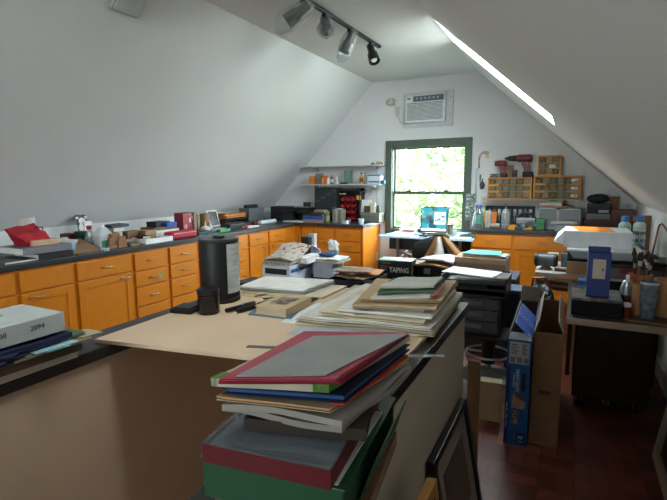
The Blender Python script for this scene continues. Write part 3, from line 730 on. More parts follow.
def G(px0, px1, y, d=0, z=C, py=222):
    """front edge facing the camera at depth y, between two columns: frame with x along the gable, y towards it"""
    a, b = at(px0,py,'y',y), at(px1,py,'y',y)
    return LM((a.x,y,z)), b.x-a.x
T, wd = G(271,288,5.85)
mb = thing('mesh_bin', 'black mesh bin in the corner of the counter', 'bin', T @ Vector((wd/2,.1,0)))
m = M(T)
for a,b in (((0,0,0),(wd,.006,.2)),((0,.19,0),(wd,.196,.2)),((0,0,0),(.006,.196,.2)),((wd-.006,0,0),(wd,.196,.2)),((0,0,0),(wd,.196,.006))): m.box(a,b)
part('body', m, BLACKM, mb); m = M(T)
for a,b in (((-.004,-.004,.195),(wd+.004,.004,.203)),((-.004,.192,.195),(wd+.004,.2,.203)),((-.004,0,.195),(.004,.196,.203)),((wd-.004,0,.195),(wd+.004,.196,.203))): m.box(a,b)
part('rim', m, DGREY, mb)
T, wd = G(281,292,5.72); flat_box('black box in front of the mesh bin', T, wd, .12, .16, BLACKM, BLACK)
T, wd = G(291,311,5.95)
rk = thing('desk_tray', 'black wire tray with a clear lid standing before the white gable wall', 'tray', T @ Vector((wd/2,.1,0)))
m = M(T)
for xx in (0,wd-.01):
    for yy in (0,.2): m.box((xx,yy,0),(xx+.01,yy+.01,.2))
m.box((0,0,.02),(wd,.21,.03)); m.box((0,0,.1),(wd,.21,.11)); part('frame', m, BLACK, rk)
part('lid', M(T).box((0,0,.19),(wd,.2,.2)), CLEARP, rk)
T, wd = G(292,309.5,5.97,z=C+.111); flat_box('dark document box inside the wire tray', T, wd, .17, .07, BLACKM, BLACKM)
T, wd = G(292,310,5.97,z=C+.031); flat_box('flat black box on the bottom of the wire tray', T, wd, .16, .06, BLACKM, BLACK)
T, wd = G(303.5,309,5.98,z=C+.2); solo('small_box', M(T).box((0,0,0),(wd,.06,.065),.004).box((wd*.15,-.003,.015),(wd*.85,0,.05)), mat('#3a2c27',.5), 'tiny brown box standing on the wire tray lid', 'box')
T, wd = G(283,303,5.64); book('white papers spread at the counter edge in the corner', T, wd, .16, .012, PAPER, PAPER, 'paper_pile','papers')
bk = [('#9b7f78','flat pinkish box-file at the bottom, below the blue book',302,323,.042),('#1f4f96','blue book on the pinkish file',303,323,.052),('#22252a','black flat book above the blue book',303,322,.022)]
z = C
for c,l,a,b,h in bk:
    T, wd = G(a,b,5.68,z=z); book(l, T, wd, .22, h-.001, mat(c,.5), OFFW, spine='y0'); z += h
for k,(c,l) in enumerate((('#4a3a30','dark brown book second from the top by the black organizer'),('#7a6656','tan paperback on top of the pile by the black organizer'),)):
    T, wd = G(311+3*k,324-k,5.72,z=z+k*.028); book(l, T @ LM((0,0,0),.15*k), wd, .18, .027, mat(c,.6), OFFW, spine='y0')
T, wd = G(297,312,5.74,z=z); flat_box('flat black case on the book pile, beside the brown book', T, wd, .2, .04, BLACKM, BLACK)
bottle('small olive bottle standing right of the blue book', (xg(327.5,5.72),5.72,C), .032, .17, mat('#6b7040',.3), mat('#8c8f5a',.4), lab=mat('#8f9468',.5))
gx = [(332.5,335,.185,'#8d8a80','grey book standing upright, leftmost of three'),(335.2,338,.195,'#a3a198','pale grey book standing upright, middle of three'),(338.2,340.6,.18,'#6f6d64','dark grey book standing upright, rightmost of three')]
for a,b,h,c,l in gx:
    T, wd = G(a,b,5.76); t = thing('book', l, 'book', T @ Vector((wd/2,.08,0)), 'upright books by the drawers')
    part('cover', M(T).box((0,0,0),(.004,.16,h)).box((wd-.004,0,0),(wd,.16,h)).box((0,0,0),(wd,.004,h)), mat(c,.6), t); part('page_block', M(T).box((.004,.004,.003),(wd-.004,.155,h-.004)), OFFW, t)
# black small-parts organizers
ox0, ox1 = xg(314.5,6.05), xg(337.8,6.05)
og = thing('drawer_organizer', 'black small-parts cabinet with rows of little drawers below the shelf', 'organizer', ((ox0+ox1)/2,6.12,C))
part('body', M().box((ox0,6.06,C),(ox1,6.2,1.375),.004), BLACKM, og)
nx, ny = 4, 9
for j in range(ny):
    for i in range(nx):
        w_ = (ox1-ox0-.03)/nx; h_ = (1.375-C-.03)/ny; a = ox0+.015+i*w_; z = C+.015+j*h_
        d = part('drawer', M().box((a+.004,6.046,z+.004),(a+w_-.004,6.0595,z+h_-.004),.002), mat('#34393c',.3) if (i*7+j*3)%5 else mat('#4a5155',.3), og)
        obj('knob', M().box((a+w_*.35,6.038,z+h_*.3),(a+w_*.65,6.046,z+h_*.45)), BLACK, d)
rx0, rx1 = xg(338.6,6.05), xg(360.5,6.05)
rg = thing('bin_rack', 'black wall rack holding twelve red hanging bins', 'organizer', ((rx0+rx1)/2,6.12,C))
part('back_panel', M().box((rx0,6.16,C),(rx1,6.2,1.37),.003).box((rx0,6.03,C),(rx0+.012,6.16,1.37)).box((rx1-.012,6.03,C),(rx1,6.16,1.37)).box((rx0,6.05,1.33),(rx1,6.16,1.37)), BLACKM, rg)
part('label', M().box((rx0+.02,6.045,1.285),(rx0+.12,6.05,1.3)), mat('#c9b98c',.6), rg)
bw = (rx1-rx0-.1)/3
for j in range(4):
    for i in range(3):
        a = rx0+.03+i*bw; z = .93+j*.088
        m = M()
        m.prism_x([(6.05,z),(6.155,z),(6.155,z+.056),(6.13,z+.056),(6.07,z+.034),(6.045,z+.034)], a+.009, a+.013); m.prism_x([(6.05,z),(6.155,z),(6.155,z+.056),(6.13,z+.056),(6.07,z+.034),(6.045,z+.034)], a+bw-.013, a+bw-.009)
        m.box((a+.013,6.05,z),(a+bw-.013,6.155,z+.004)); m.box((a+.013,6.15,z),(a+bw-.013,6.155,z+.056)); m.box((a+.013,6.045,z),(a+bw-.013,6.051,z+.036))
        part('bin', m, mat('#93141d',.35), rg)
T, wd = G(356.4,359,6.03,z=1.21); part('tag', M(T).box((0,0,0),(wd+.02,.015,.06)), mat('#b8934a',.6), rg)
# small things before the rack
jar('small steel tumbler before the red bins', (xg(344,5.74),5.74,C), .022, .05, STEEL, STEEL, 'tumbler', 'cup')
jar('little dark jar before the red bins, beside the steel tumbler', (xg(349,5.76),5.76,C), .02, .06, mat('#38464a',.3), DGREY)
jar('small white pot before the red bins', (xg(347,5.68),5.68,C), .02, .045, WHITE, WHITE, 'pot', 'pot')
T, wd = G(341,346,5.64); flat_box('thin pale blue card case at the counter edge', T, wd, .05, .014, mat('#9db4c2',.4), mat('#a9c0cc',.4))
cx_ = xg(361,5.66); cu = thing('cup', 'pale blue plastic cup at the end of the corner counter', 'cup', (cx_,5.66,C))
part('body', M().lathe([(.03,0),(.04,.075),(.037,.075),(.028,.004),(0,.004)], (cx_,5.66,C), closed=False), mat('#a9bed2',.4), cu)
T, wd = G(360,379.5,5.98)
gt = thing('tin_box', 'wide grey-green metal tin at the free end of the corner counter', 'tin', T @ Vector((wd/2,.1,0)))
part('body', M(T).box((.006,.006,0),(wd-.006,.2,.1),.006), mat('#6d7064',.45,.3), gt); part('lid', M(T).box((0,0,.1),(wd,.206,.135),.008), mat('#7b7e71',.45,.3), gt)
T, wd = G(359,370,6.05,z=C+.136); solo('white_card', M(T).hexa([(0,0,0),(wd,0,0),(wd,.01,0),(0,.01,0)],[(0,.05,.17),(wd,.05,.17),(wd,.06,.17),(0,.06,.17)]), PAPER, 'white card leaning on the wall above the tin', 'card')
T, wd = G(369,375,6.0,z=C+.136); book('cream notepad standing on the tin', T, wd, .05, .13, mat('#cfc39a',.6), OFFW, 'notepad','pad')
T, wd = G(364,370,5.995,z=C+.136); solo('dark_photo', M(T).box((0,0,0),(wd,.02,.09),.003).box((wd*.1,-.001,.01),(wd*.9,0,.08)), mat('#3e3a2b',.6), 'small dark picture block before the cream notepad', 'picture')
T, wd = G(375.5,378.5,6.02,z=C+.136); jar('dark green jar at the right end of the tin', T @ Vector((wd/2,.04,0)), .03, .09, mat('#2c4238',.4), DGREY)
T, wd = G(363,374.5,5.64); solo('plastic_sheet', M(T).sheet([(0,0,0),(wd,0,0),(wd,.26,0),(.03,.26,0)], .002, .004, seed=4), mat('#b9c6d3',.3), 'pale blue plastic sheet at the free end of the corner counter', 'sheet')
# extra clutter behind
T, wd = G(301,313,6.02); flat_box('black speaker-like box at the back of the corner', T @ LM((0,.0,0)), wd*.01+.001, .01, .01, BLACK) if False else None

# ------------------------------------------------------------------ shelves on the gable, left of the window
def shelf(label, z, x0, x1, d=.17):
    t = thing('wall_shelf', label, 'shelf', ((x0+x1)/2,6.13,z), 'white wall shelves')
    part('board', M().box((x0,6.22-d,z),(x1,6.218,z+.016),.002), mat('#c2c3c2',.55), t)
    return t
sx0, sx1 = -3.62, -2.33
sl1 = shelf('white wall shelf with small bottles and tins on it', 1.412, sx0, sx1, .2)
sl2 = shelf('upper white wall shelf, nearly empty, above the other', 1.675, sx0+.02, sx1, .17)
for t, z in ((sl1,1.412),(sl2,1.675)):
    for xx in (-3.38,-2.44): part('bracket', M().box((xx-.006,6.07,z-.014),(xx+.006,6.215,z-.001)).prism_x([(6.215,z-.06),(6.215,z-.014),(6.1,z-.014)], xx-.004, xx+.004), WHITE, t)
for xx, l in ((-3.38,'white slotted shelf rail at the left of the shelves'),(-2.44,'white slotted shelf rail beside the window frame')): solo('shelf_rail', M().box((xx-.008,6.212,1.1),(xx+.008,6.22,1.72)), mat('#c5c5c2',.5), l, 'rail')
zs = 1.4285
def on_shelf(px0, px1): a = xg(px0,6.1,180); b = xg(px1,6.1,180); return a, b
a,b = on_shelf(310.8,316); flat_box('orange square box at the left end of the shelf', LM((a,6.05,zs)), b-a, .1, .125, ORANGE, mat('#cf8a2c',.5))
a,b = on_shelf(316.6,321.6); flat_box('grey upright box beside the orange box on the shelf', LM((a,6.06,zs)), b-a, .1, .15, mat('#6a655c',.5), mat('#746f66',.5))
a,b = on_shelf(322,324.6); jar('orange jar, left of a pair on the shelf', ((a+b)/2,6.08,zs), .027, .12, ORANGE, mat('#7a4a22',.5))
a,b = on_shelf(325,328); jar('orange jar, right of a pair on the shelf', ((a+b)/2,6.09,zs), .03, .125, ORANGE, ORANGE)
a,b = on_shelf(328,330.8); bottle('small white bottle with a dark cap on the shelf', ((a+b)/2,6.06,zs), .02, .11, WHITE, mat('#a58b5a',.5))
a,b = on_shelf(331,334); bottle('brown glass bottle with a white label on the shelf', ((a+b)/2,6.08,zs), .022, .13, mat('#5a3a22',.3), mat('#8f7b55',.5), lab=OFFW)
a,b = on_shelf(336,339); solo('white_figurine', M().lathe([(.02,0),(.022,.01),(.01,.05),(.016,.08),(.003,.11)],((a+b)/2,6.08,zs)), PAPER, 'tiny white figurine on the shelf', 'figurine')
a,b = on_shelf(345.3,351.6)
gg = thing('glass_block', 'tall pale green glass vase on the shelf', 'vase', ((a+b)/2,6.1,zs))
part('body', M().box((a,6.05,zs+.01),(b,6.15,zs+.2),.008), GGLASS, gg); part('base', M().box((a,6.05,zs),(b,6.15,zs+.01),.002), mat('#7f9b92',.3), gg)
a,b = on_shelf(342,349.6); flat_box('flat black case before the green glass on the shelf', LM((a,6.03,zs)), b-a, .02, .025, BLACK, BLACK)
a,b = on_shelf(360,363.8); bottle('yellow and black glue bottle on the shelf', ((a+b)/2,6.08,zs), .026, .155, YELLOW, BLACK, lab=mat('#6a4420',.5))
a,b = on_shelf(364.6,368); bottle('small bottle with a pale body on the shelf beside the blue box', ((a+b)/2,6.07,zs), .02, .16, mat('#8d8b80',.4), mat('#4a4a48',.5))
a,b = on_shelf(368.8,382); t = flat_box('white and blue carton at the right end of the shelf', LM((a,6.045,zs)), b-a, .13, .125, mat('#c8d2da',.5), mat('#2a6f9c',.5), lidh=.12)
part('printed_band', M().box((a+.02,6.0445,zs+.02),(b-.02,6.045,zs+.04)), mat('#2a6f9c',.5), t)
a,b = on_shelf(381.6,384); solo('blue_sponge', M().box((a,6.05,zs),(b+.02,6.12,zs+.05),.006), mat('#2f6f8f',.8), 'blue sponge at the shelf end beside the white carton', 'sponge')
zu = 1.6915; a = xg(375.5,6.1,166); b = xg(382,6.1,166)
solo('wooden_block', M().box((a,6.08,zu-.0),(b,6.15,zu+.012)).box((a+.01,6.09,zu+.012),(b-.01,6.14,zu+.04),.004), mat('#b58f7b',.6), 'small pinkish wooden block on the upper shelf', 'block')
solo('green_clip', M().box((a-.06,6.07,zu),(a-.02,6.12,zu+.02),.004).cyl((a-.04,6.095,zu+.02),(a-.04,6.095,zu+.03),.01), GREEN, 'small green clip on the upper shelf left of the wooden block', 'clip')
solo('green_clip', M().box((b+.005,6.07,zu),(b+.03,6.1,zu+.025),.004).cyl((b+.017,6.085,zu+.025),(b+.017,6.085,zu+.035),.008), mat('#4f9a72',.5), 'small green clip at the very end of the upper shelf', 'clip')

# ------------------------------------------------------------------ air conditioner in the gable, above the window
a = at(404,94,'y',6.22); b = at(453.6,125.5,'y',6.22); ax0, ax1, az0, az1 = -2.065, -1.405, 2.165, 2.61
ac = thing('air_conditioner', 'white wall air conditioner above the window', 'air conditioner', ((ax0+ax1)/2,6.2,az0))
part('wall_frame', M().box((ax0,6.195,az0),(ax0+.045,6.2195,az1),.003).box((ax1-.08,6.195,az0),(ax1,6.2195,az1),.003).box((ax0+.045,6.195,az1-.04),(ax1-.08,6.2195,az1),.003).box((ax0+.045,6.195,az0),(ax1-.08,6.2195,az0+.05),.003), mat('#c2c3c0',.6), ac)
bx0, bx1, bz0, bz1 = ax0+.05, ax1-.085, az0+.055, az1-.045
part('body', M().box((bx0,6.12,bz0),(bx1,6.219,bz1),.012), mat('#d5d8d8',.45), ac)
pn = part('control_panel', M().box((bx0+.11,6.112,bz1-.085),(bx1-.015,6.121,bz1-.015),.003), mat('#59666e',.35), ac)
for k in range(6): obj('button', M().box((bx0+.15+k*.055,6.108,bz1-.06),(bx0+.17+k*.055,6.113,bz1-.035),.002), mat('#aab4b8',.4), pn)
part('badge', M().box((bx0+.03,6.117,bz1-.05),(bx0+.075,6.1215,bz1-.035),.001), BLACK, ac)
gr = M(); g0, g1 = bz0+.03, bz1-.1
part('grille_back', M().box((bx0+.03,6.117,g0),(bx1-.03,6.1205,g1)), mat('#5d6a6b',.6), ac)
for k in range(13):
    z = g0+.006+k*(g1-g0-.01)/13; gr.box((bx0+.03,6.108,z),(bx1-.03,6.118,z+.009))
part('grille', gr, mat('#c3cac9',.5), ac)
for zz_ in (az1-.09, az0+.15): part('screw', M().cyl((ax1-.03,6.185,zz_),(ax1-.03,6.196,zz_),.008), GREY, ac)
pts = []
cx_, cz_ = -2.2, 2.52
for k in range(22): an = k*2*PI/10; pts.append((cx_-.02+.055*math.cos(an)-.002*k, 6.205-.0006*k, cz_+.045*math.sin(an)))
pts += [(-2.15,6.2,2.42),(-2.14,6.2,2.33),(-2.1,6.2,2.24),(-2.05,6.2,2.215),(-2.02,6.195,2.22)]
solo('power_cord', M().tube(pts,.006,6).box((-2.17,6.19,2.34),(-2.12,6.215,2.45),.006), mat('#b9b3a2',.5), 'coiled cream cord hanging beside the air conditioner', 'cord')

# ------------------------------------------------------------------ track light
tr = thing('track_light_rail', 'black ceiling track with four lamp heads under it', 'track', (-1.82,3.5,2.797))
ra, rb_ = Vector((-1.853,2.4,2.78)), Vector((-1.789,4.58,2.78)); rd = (rb_-ra).normalized(); TT = LM(ra, math.atan2(rd.y,rd.x))
LR = (rb_-ra).length
part('rail', M(TT).box((0,-.018,-.008),(LR,.018,.0165),.003), BLACK, tr)
part('end_cap', M(TT).box((LR,-.02,-.01),(LR+.02,.02,.0165),.003), BLACKM, tr)
def head(label, s, aim, wrapped, size=1.0, seed=0):
    p = ra + rd*s
    t = thing('track_lamp', label, 'lamp', p - Vector((0,0,.02)), 'lamp heads on the ceiling track')
    part('stem', M(LM(p,math.atan2(rd.y,rd.x))).box((-.03,-.014,-.035),(.03,.014,-.0085),.003).cyl((0,0,-.03),(0,0,-.075),.008), BLACK, t)
    a = Vector(aim).normalized(); q = p + Vector((0,0,-.07)) - a*.05*size
    part('lamp_shade', M().lathe([(.012,-.005),(.034*size,0),(.036*size,.085*size),(.052*size,.11*size),(.058*size,.2*size),(.052*size,.2*size),(.046*size,.115*size),(.02,.11*size)], q, 24, a, closed=False), mat('#101113',.4), t)
    if not wrapped: part('bulb', M().lathe([(.02,.1*size),(.04*size,.16*size),(.03*size,.185*size),(.003,.19*size)], q, 16, a), mat('#c9c9c4',.3), t)
    if wrapped:
        m = M(); side = a.orthogonal().normalized()
        m.lathe([(.02,-.03),(.05*size,-.015),(.06*size,.05*size),(.066*size,.12*size),(.075*size,.2*size),(.06*size,.25*size),(.035*size,.285*size),(.012,.31*size)], q, 28, a, closed=False)
        m.v = [tuple(Vector(v) + Vector((noise.noise(Vector(v)*26+Vector((seed,0,0))), noise.noise(Vector(v)*26+Vector((0,seed,5))), noise.noise(Vector(v)*26+Vector((9,0,seed)))))*.024) for v in m.v]
        part('plastic_wrap', m, BAGP, t)
head('first lamp head on the ceiling track, wrapped in a clear bag, pointing down', .77, (-.6,-.2,-.42), True, 1.0, 1)
head('second wrapped lamp head on the track, hanging sideways', 1.1, (.3,-.5,-.5), True, .9, 2)
head('third wrapped lamp head, next to the bare black one', 1.543, (-.3,-.2,-.9), True, .9, 3)
head('bare black lamp head at the end of the ceiling track', 1.995, (.4,-.3,-.9), False, .95)
# detector on the left slope
q = at(123,2,'x',-2.705); nl = Vector((1.51,0,-1.595+.08)).normalized()
sd = thing('smoke_detector', 'grey-white detector box on the left ceiling slope', 'detector', (-2.62,2.235,2.68))
FT = face_frame((-2.665,2.235,2.642), (0,1,0), (.69,0,.73))
FT = Matrix.Translation(Vector((0,0,0))) @ FT
part('body', M(FT).box((-.02,-.09,0),(.2,.11,.03),.012), mat('#a9adab',.5), sd); part('cover', M(FT).box((.0,-.07,.03),(.18,.09,.042),.008), mat('#b5b8b6',.5), sd)
# ------------------------------------------------------------------ window desk
dz = .82
dk = thing('drafting_desk', 'pale blue-topped drafting desk with metal legs under the window', 'desk', (-1.5,5.6,0))
part('desktop', M().prism([(-2.05,5.24),(-.93,5.24),(-.95,5.5),(-1.09,5.6),(-1.09,6.0),(-1.97,6.0)],dz-.02,dz), mat('#a9c3d8',.25), dk)
part('modesty_panel', M().box((-1.99,5.5,.63),(-1.0,5.515,.79)), mat('#1a2624',.5), dk)
for xx in (-1.86,-1.12):
    part('leg', M().tube([(xx,5.36,0),(xx+.03,5.36,.4),(xx+.03,5.36,.8)],.018).tube([(xx,5.9,0),(xx+.02,5.9,.8)],.018).tube([(xx+.02,5.36,.5),(xx+.02,5.9,.62)],.012), mat('#9aa7ad',.3,.8), dk)
part('cross_bar', M().tube([(-1.86,5.88,.45),(-1.12,5.88,.45)],.015).tube([(-1.86,5.38,.62),(-1.5,5.88,.45)],.012), mat('#9aa7ad',.3,.8), dk)
# laptop
lx0, lx1 = xg(419.5,5.62,215), xg(447,5.62,215)
lp = thing('laptop', 'open laptop showing a teal desktop with a white window', 'laptop', ((lx0+lx1)/2,5.55,dz))
part('keyboard_base', M().box((lx0,5.4,dz),(lx1,5.63,dz+.018),.003), mat('#3f4a50',.4), lp)
kb = M()
for r in range(4):
    for c_ in range(11): kb.box((lx0+.02+c_*.027,5.46+r*.035,dz+.018),(lx0+.042+c_*.027,5.487+r*.035,dz+.021))
part('keys', kb, BLACKM, lp)
zt = at(433,207,'y',5.68).z - dz - .02
h = zt; SW = lx1-lx0
FT = face_frame(((lx0+lx1)/2,5.64,dz+.02),(1,0,0),(0,.22,.975)); hw = SW/2; hh = zt/.975
part('screen_lid', M(FT).box((-hw,0,-.008),(hw,hh,0),.002), mat('#2b3a3c',.4), lp)
def emit(name, cols, scale, st):
    m = print_mat(name, cols, scale); nt = m.node_tree; b = nt.nodes['Principled BSDF']
    lk = b.inputs['Base Color'].links[0].from_socket; nt.links.new(lk, b.inputs['Emission Color']); b.inputs['Emission Strength'].default_value = st; return m
part('screen', M(FT).box((-hw+.012,.02,0),(hw-.012,hh-.012,.001)), emit('screen_pixels',['#2c8c9c','#1f6f86','#57b0b8','#3d5a55','#7d8f7f','#16485c'],16,.1), lp)
part('window_on_screen', M(FT).box((.0,hh*.32,.001),(hw-.03,hh*.8,.0015)), emit('screen_white',['#e4f1ff','#dcecff'],3,.16), lp)
part('window_detail', M(FT).box((.01,hh*.42,.0015),(hw-.035,hh*.66,.002)), emit('screen_blue',['#7fb0e8','#d7e6fa','#3d6ba6','#a9c9f0'],40,.12), lp)
part('task_bar', M(FT).box((-hw+.012,.02,.001),(hw-.012,.05,.0015)), emit('screen_bar',['#bfe0f4','#d3ecfa'],3,.14), lp)
part('icons', M(FT).box((-.06,hh*.36,.001),(-.035,hh*.62,.0015)).box((-.035,hh*.36,.001),(-.01,hh*.5,.0015)), emit('screen_dark',['#1a3c48','#24505c'],3,.05), lp)
# things on the desk
solo('drawing_sheet', M().sheet([(-1.9,5.28,dz+.002),(-1.5,5.28,dz+.002),(-1.55,5.6,dz+.002),(-1.9,5.6,dz+.002)],.002,.004,seed=2), mat('#b8d0e2',.4), 'large pale blue sheet on the left half of the desk', 'paper')
bxa = flat_box('white box with a red stripe at the left back of the desk', LM((-1.93,5.7,dz)), .24, .14, .05, PAPER, PAPER); part('red_stripe', M().box((-1.88,5.699,dz+.012),(-1.74,5.7,dz+.028)), RED, bxa)
solo('green_bowl', M().lathe([(.04,0),(.07,.05),(.065,.05),(.035,.006),(0,.006)],(-1.66,5.78,dz),closed=False), mat('#2c4a40',.4), 'dark green bowl left of the laptop', 'bowl')
solo('computer_mouse', M().blob((-1.36,5.33,dz+.015),(.035,.05,.022),0,1,2,flat=-.7), BLACK, 'black computer mouse in front of the laptop', 'mouse')
solo('desk_gadget', M().box((-1.56,5.3,dz+.004),(-1.46,5.37,dz+.03),.008).cyl((-1.51,5.33,dz+.03),(-1.51,5.33,dz+.05),.02), mat('#39424a',.4), 'small grey desk gadget left of the mouse', 'gadget')
jar('brown glass jar right of the laptop', (xg(450.5,5.7),5.7,dz), .035, .12, mat('#6a6650',.3), mat('#4a5048',.4))
jar('small clear tumbler beside the brown jar', (xg(455,5.55),5.55,dz), .03, .07, mat('#9fb6bd',.2), mat('#9fb6bd',.2), 'tumbler', 'cup')
solo('tape_dispenser', M(LM((-1.03,5.45,dz),.2)).prism_y([(-.1,0),(.1,0),(.09,.03),(.02,.05),(-.08,.035)],-.03,.03), mat('#3c5350',.4), 'low dark tape dispenser at the right end of the desk', 'dispenser')
solo('paper_stack', M().sheet([(-1.17,5.26,dz+.001),(-.96,5.26,dz+.001),(-1.0,5.6,dz+.001),(-1.17,5.6,dz+.001)],.008,0), mat('#bcc9c8',.5), 'pale papers under the tape dispenser', 'papers')
solo('desk_pen', M().cyl((-1.42,5.28,dz+.005),(-1.28,5.27,dz+.005),.004), NAVY, 'dark pen lying at the front edge of the desk', 'pen')
# office chair with jacket
chx, chy = -1.18, 4.7
ch = thing('office_chair', 'black office chair with a rounded back, before the desk', 'chair', (chx,chy,0))
m = M().blob((chx-.02,chy-.02,.74),(.25,.05,.16),.03,2,3); part('backrest', m, BLACKM, ch)
part('seat', M().blob((chx,chy+.22,.46),(.24,.24,.05),.03,3,3), BLACKM, ch)
part('column', M().cyl((chx,chy+.22,.1),(chx,chy+.22,.43),.025).tube([(chx,chy+.2,.43),(chx,chy+.02,.45),(chx,chy,.62)],.02), BLACK, ch)
for k in range(5):
    an = 2*PI*k/5+.3; e = Vector((chx+.27*math.cos(an),chy+.22+.27*math.sin(an),.07))
    lg = part('leg', M().tube([(chx,chy+.22,.12),e],.018), BLACK, ch); obj('caster', M().cyl(e+Vector((-.012,0,-.04)),e+Vector((.012,0,-.04)),.03), BLACKM, lg)
jk = thing('jacket', 'tan jacket with white fleece lining draped over the black chair back', 'jacket', (chx,chy-.1,.6))
def drape(poly_l, poly_r, y, bulge, seed):
    """cloth strip between two edge curves (x, z), hanging at depth y"""
    nr = len(poly_l)-1; m = M(); vs = []; fs = []; nx = 8; nv = 18
    def samp(pl, t):
        f = t*(len(pl)-1); i = min(int(f), len(pl)-2); f -= i; return (pl[i][0]*(1-f)+pl[i+1][0]*f, pl[i][1]*(1-f)+pl[i+1][1]*f)
    for side in (0,1):
        for j in range(nv+1):
            a = samp(poly_l, j/nv); b = samp(poly_r, j/nv)
            for i in range(nx+1):
                u = i/nx; x = a[0]*(1-u)+b[0]*u; z = a[1]*(1-u)+b[1]*u
                yy = y - bulge*math.sin(PI*u) - .02*(j/nv) + .012*noise.noise(Vector((x*14,z*10,seed))) + side*.018
                vs.append((x,yy,z))
    W = nx+1; n = W*(nv+1)
    for j in range(nv):
        for i in range(nx):
            a = j*W+i; fs += [(a,a+1,a+W+1,a+W),(n+a+W,n+a+W+1,n+a+1,n+a)]
    rim = list(range(W)) + [j*W+nx for j in range(1,nv+1)] + [nv*W+i for i in range(nx-1,-1,-1)] + [j*W for j in range(nv-1,0,-1)]
    for k in range(len(rim)): a = rim[k]; b = rim[(k+1)%len(rim)]; fs.append((n+a,n+b,b,a))
    return m.add(vs, fs, True)
TANC = mat('#9a7048',.8,bump=.2)
part('left_side', drape([(-1.19,.915),(-1.24,.8),(-1.3,.69),(-1.33,.6)],[(-1.12,.92),(-1.15,.8),(-1.19,.69),(-1.21,.6)],chy-.085,.03,1), TANC, jk)
part('right_side', drape([(-1.13,.92),(-1.07,.8),(-1.02,.69),(-1.0,.62)],[(-1.08,.92),(-.97,.8),(-.86,.7),(-.84,.66)],chy-.085,.03,5), TANC, jk)
part('fleece_lining', drape([(-1.18,.9),(-1.19,.78),(-1.21,.68),(-1.22,.6)],[(-1.13,.92),(-1.1,.8),(-1.08,.7),(-1.07,.6)],chy-.1,.02,8), mat('#efe9dc',.95,bump=.8,scale=60), jk)
part('collar', M().tube([(-1.2,chy-.06,.905),(-1.16,chy-.09,.935),(-1.1,chy-.09,.935),(-1.06,chy-.06,.9)],.022), mat('#4f4a40',.9), jk)

# ------------------------------------------------------------------ gable wall right of the window
def partcab(label, px0, px1, z0, z1, cols, rows, wide):
    x0, x1 = xg(px0,6.05,188), xg(px1,6.05,188)
    t = thing('parts_cabinet', label, 'cabinet', ((x0+x1)/2,6.13,z0), 'orange small-parts cabinets')
    f = .014; y0 = 6.03; m = M()
    m.box((x0,y0,z0),(x0+f,6.2,z1)); m.box((x1-f,y0,z0),(x1,6.2,z1)); m.box((x0+f,y0,z0),(x1-f,6.2,z0+f)); m.box((x0+f,y0,z1-f),(x1-f,6.2,z1)); m.box((x0+f,6.19,z0+f),(x1-f,6.2,z1-f))
    rh = (z1-z0-2*f)/rows
    OR = mat('#c8821d',.45)
    for r in range(1,rows):
        if wide: m.box((x0+f,y0,z0+f+r*rh-.012),(x0+(x1-x0)*.27,6.19,z0+f+r*rh+.012)); m.box((x0+(x1-x0)*.74,y0,z0+f+r*rh-.012),(x1-f,6.19,z0+f+r*rh+.012)); m.box((x0+(x1-x0)*.27,y0+.004,z0+f+r*rh-.003),(x0+(x1-x0)*.74,6.19,z0+f+r*rh+.003))
        else: m.box((x0+f,y0+.004,z0+f+r*rh-.003),(x1-f,6.19,z0+f+r*rh+.003))
    part('frame', m, OR, t)
    for r in range(rows):
        rr = rows if not wide else rows
        cw = (x1-x0-2*f)/cols
        for c_ in range(cols):
            a = x0+f+c_*cw; z = z0+f+r*rh
            lo = .014 if wide and (c_ < cols*.26 or c_ >= cols*.74) else .005
            if not wide: lo = .005
            d = part('drawer', M().box((a+.003,y0-.004,z+lo),(a+cw-.003,y0+.15,z+rh-lo),.002), [mat('#6a624c',.5,spec=.2),mat('#746b54',.5,spec=.2),mat('#5e563f',.5,spec=.2),mat('#857c64',.5,spec=.2)][(r*5+c_*3+(c_*r)%4)%4], t)
            obj('knob', M().box((a+cw*.35,y0-.014,z+rh*.4),(a+cw*.65,y0-.0045,z+rh*.55),.001), mat('#7a725a',.4), d)
    return t
pc1 = partcab('orange-framed parts cabinet with a drill and battery on top', 488, 531.8, 1.235, 1.5, 6, 3, True)
pc2 = partcab('orange-framed parts cabinet on the right, white drawers at its end', 533.6, 581, 1.232, 1.512, 6, 3, True)
pc3 = partcab('small square orange-framed parts cabinet on top of the right one', 536.5, 559.5, 1.513, 1.745, 3, 3, False)
a = xg(571,6.02,186); b = xg(578,6.02,186)
for z in (1.27,1.355,1.445): part('drawer_content', M().box((a,6.02,z),(b,6.026,z+.03),.003), mat('#c9ccc8',.4), pc2)
part('drawer_content', M().box((xg(549,6.02,166),6.02,1.6),(xg(556,6.02,166),6.026,1.64),.003), mat('#b9bcb0',.4), pc3)
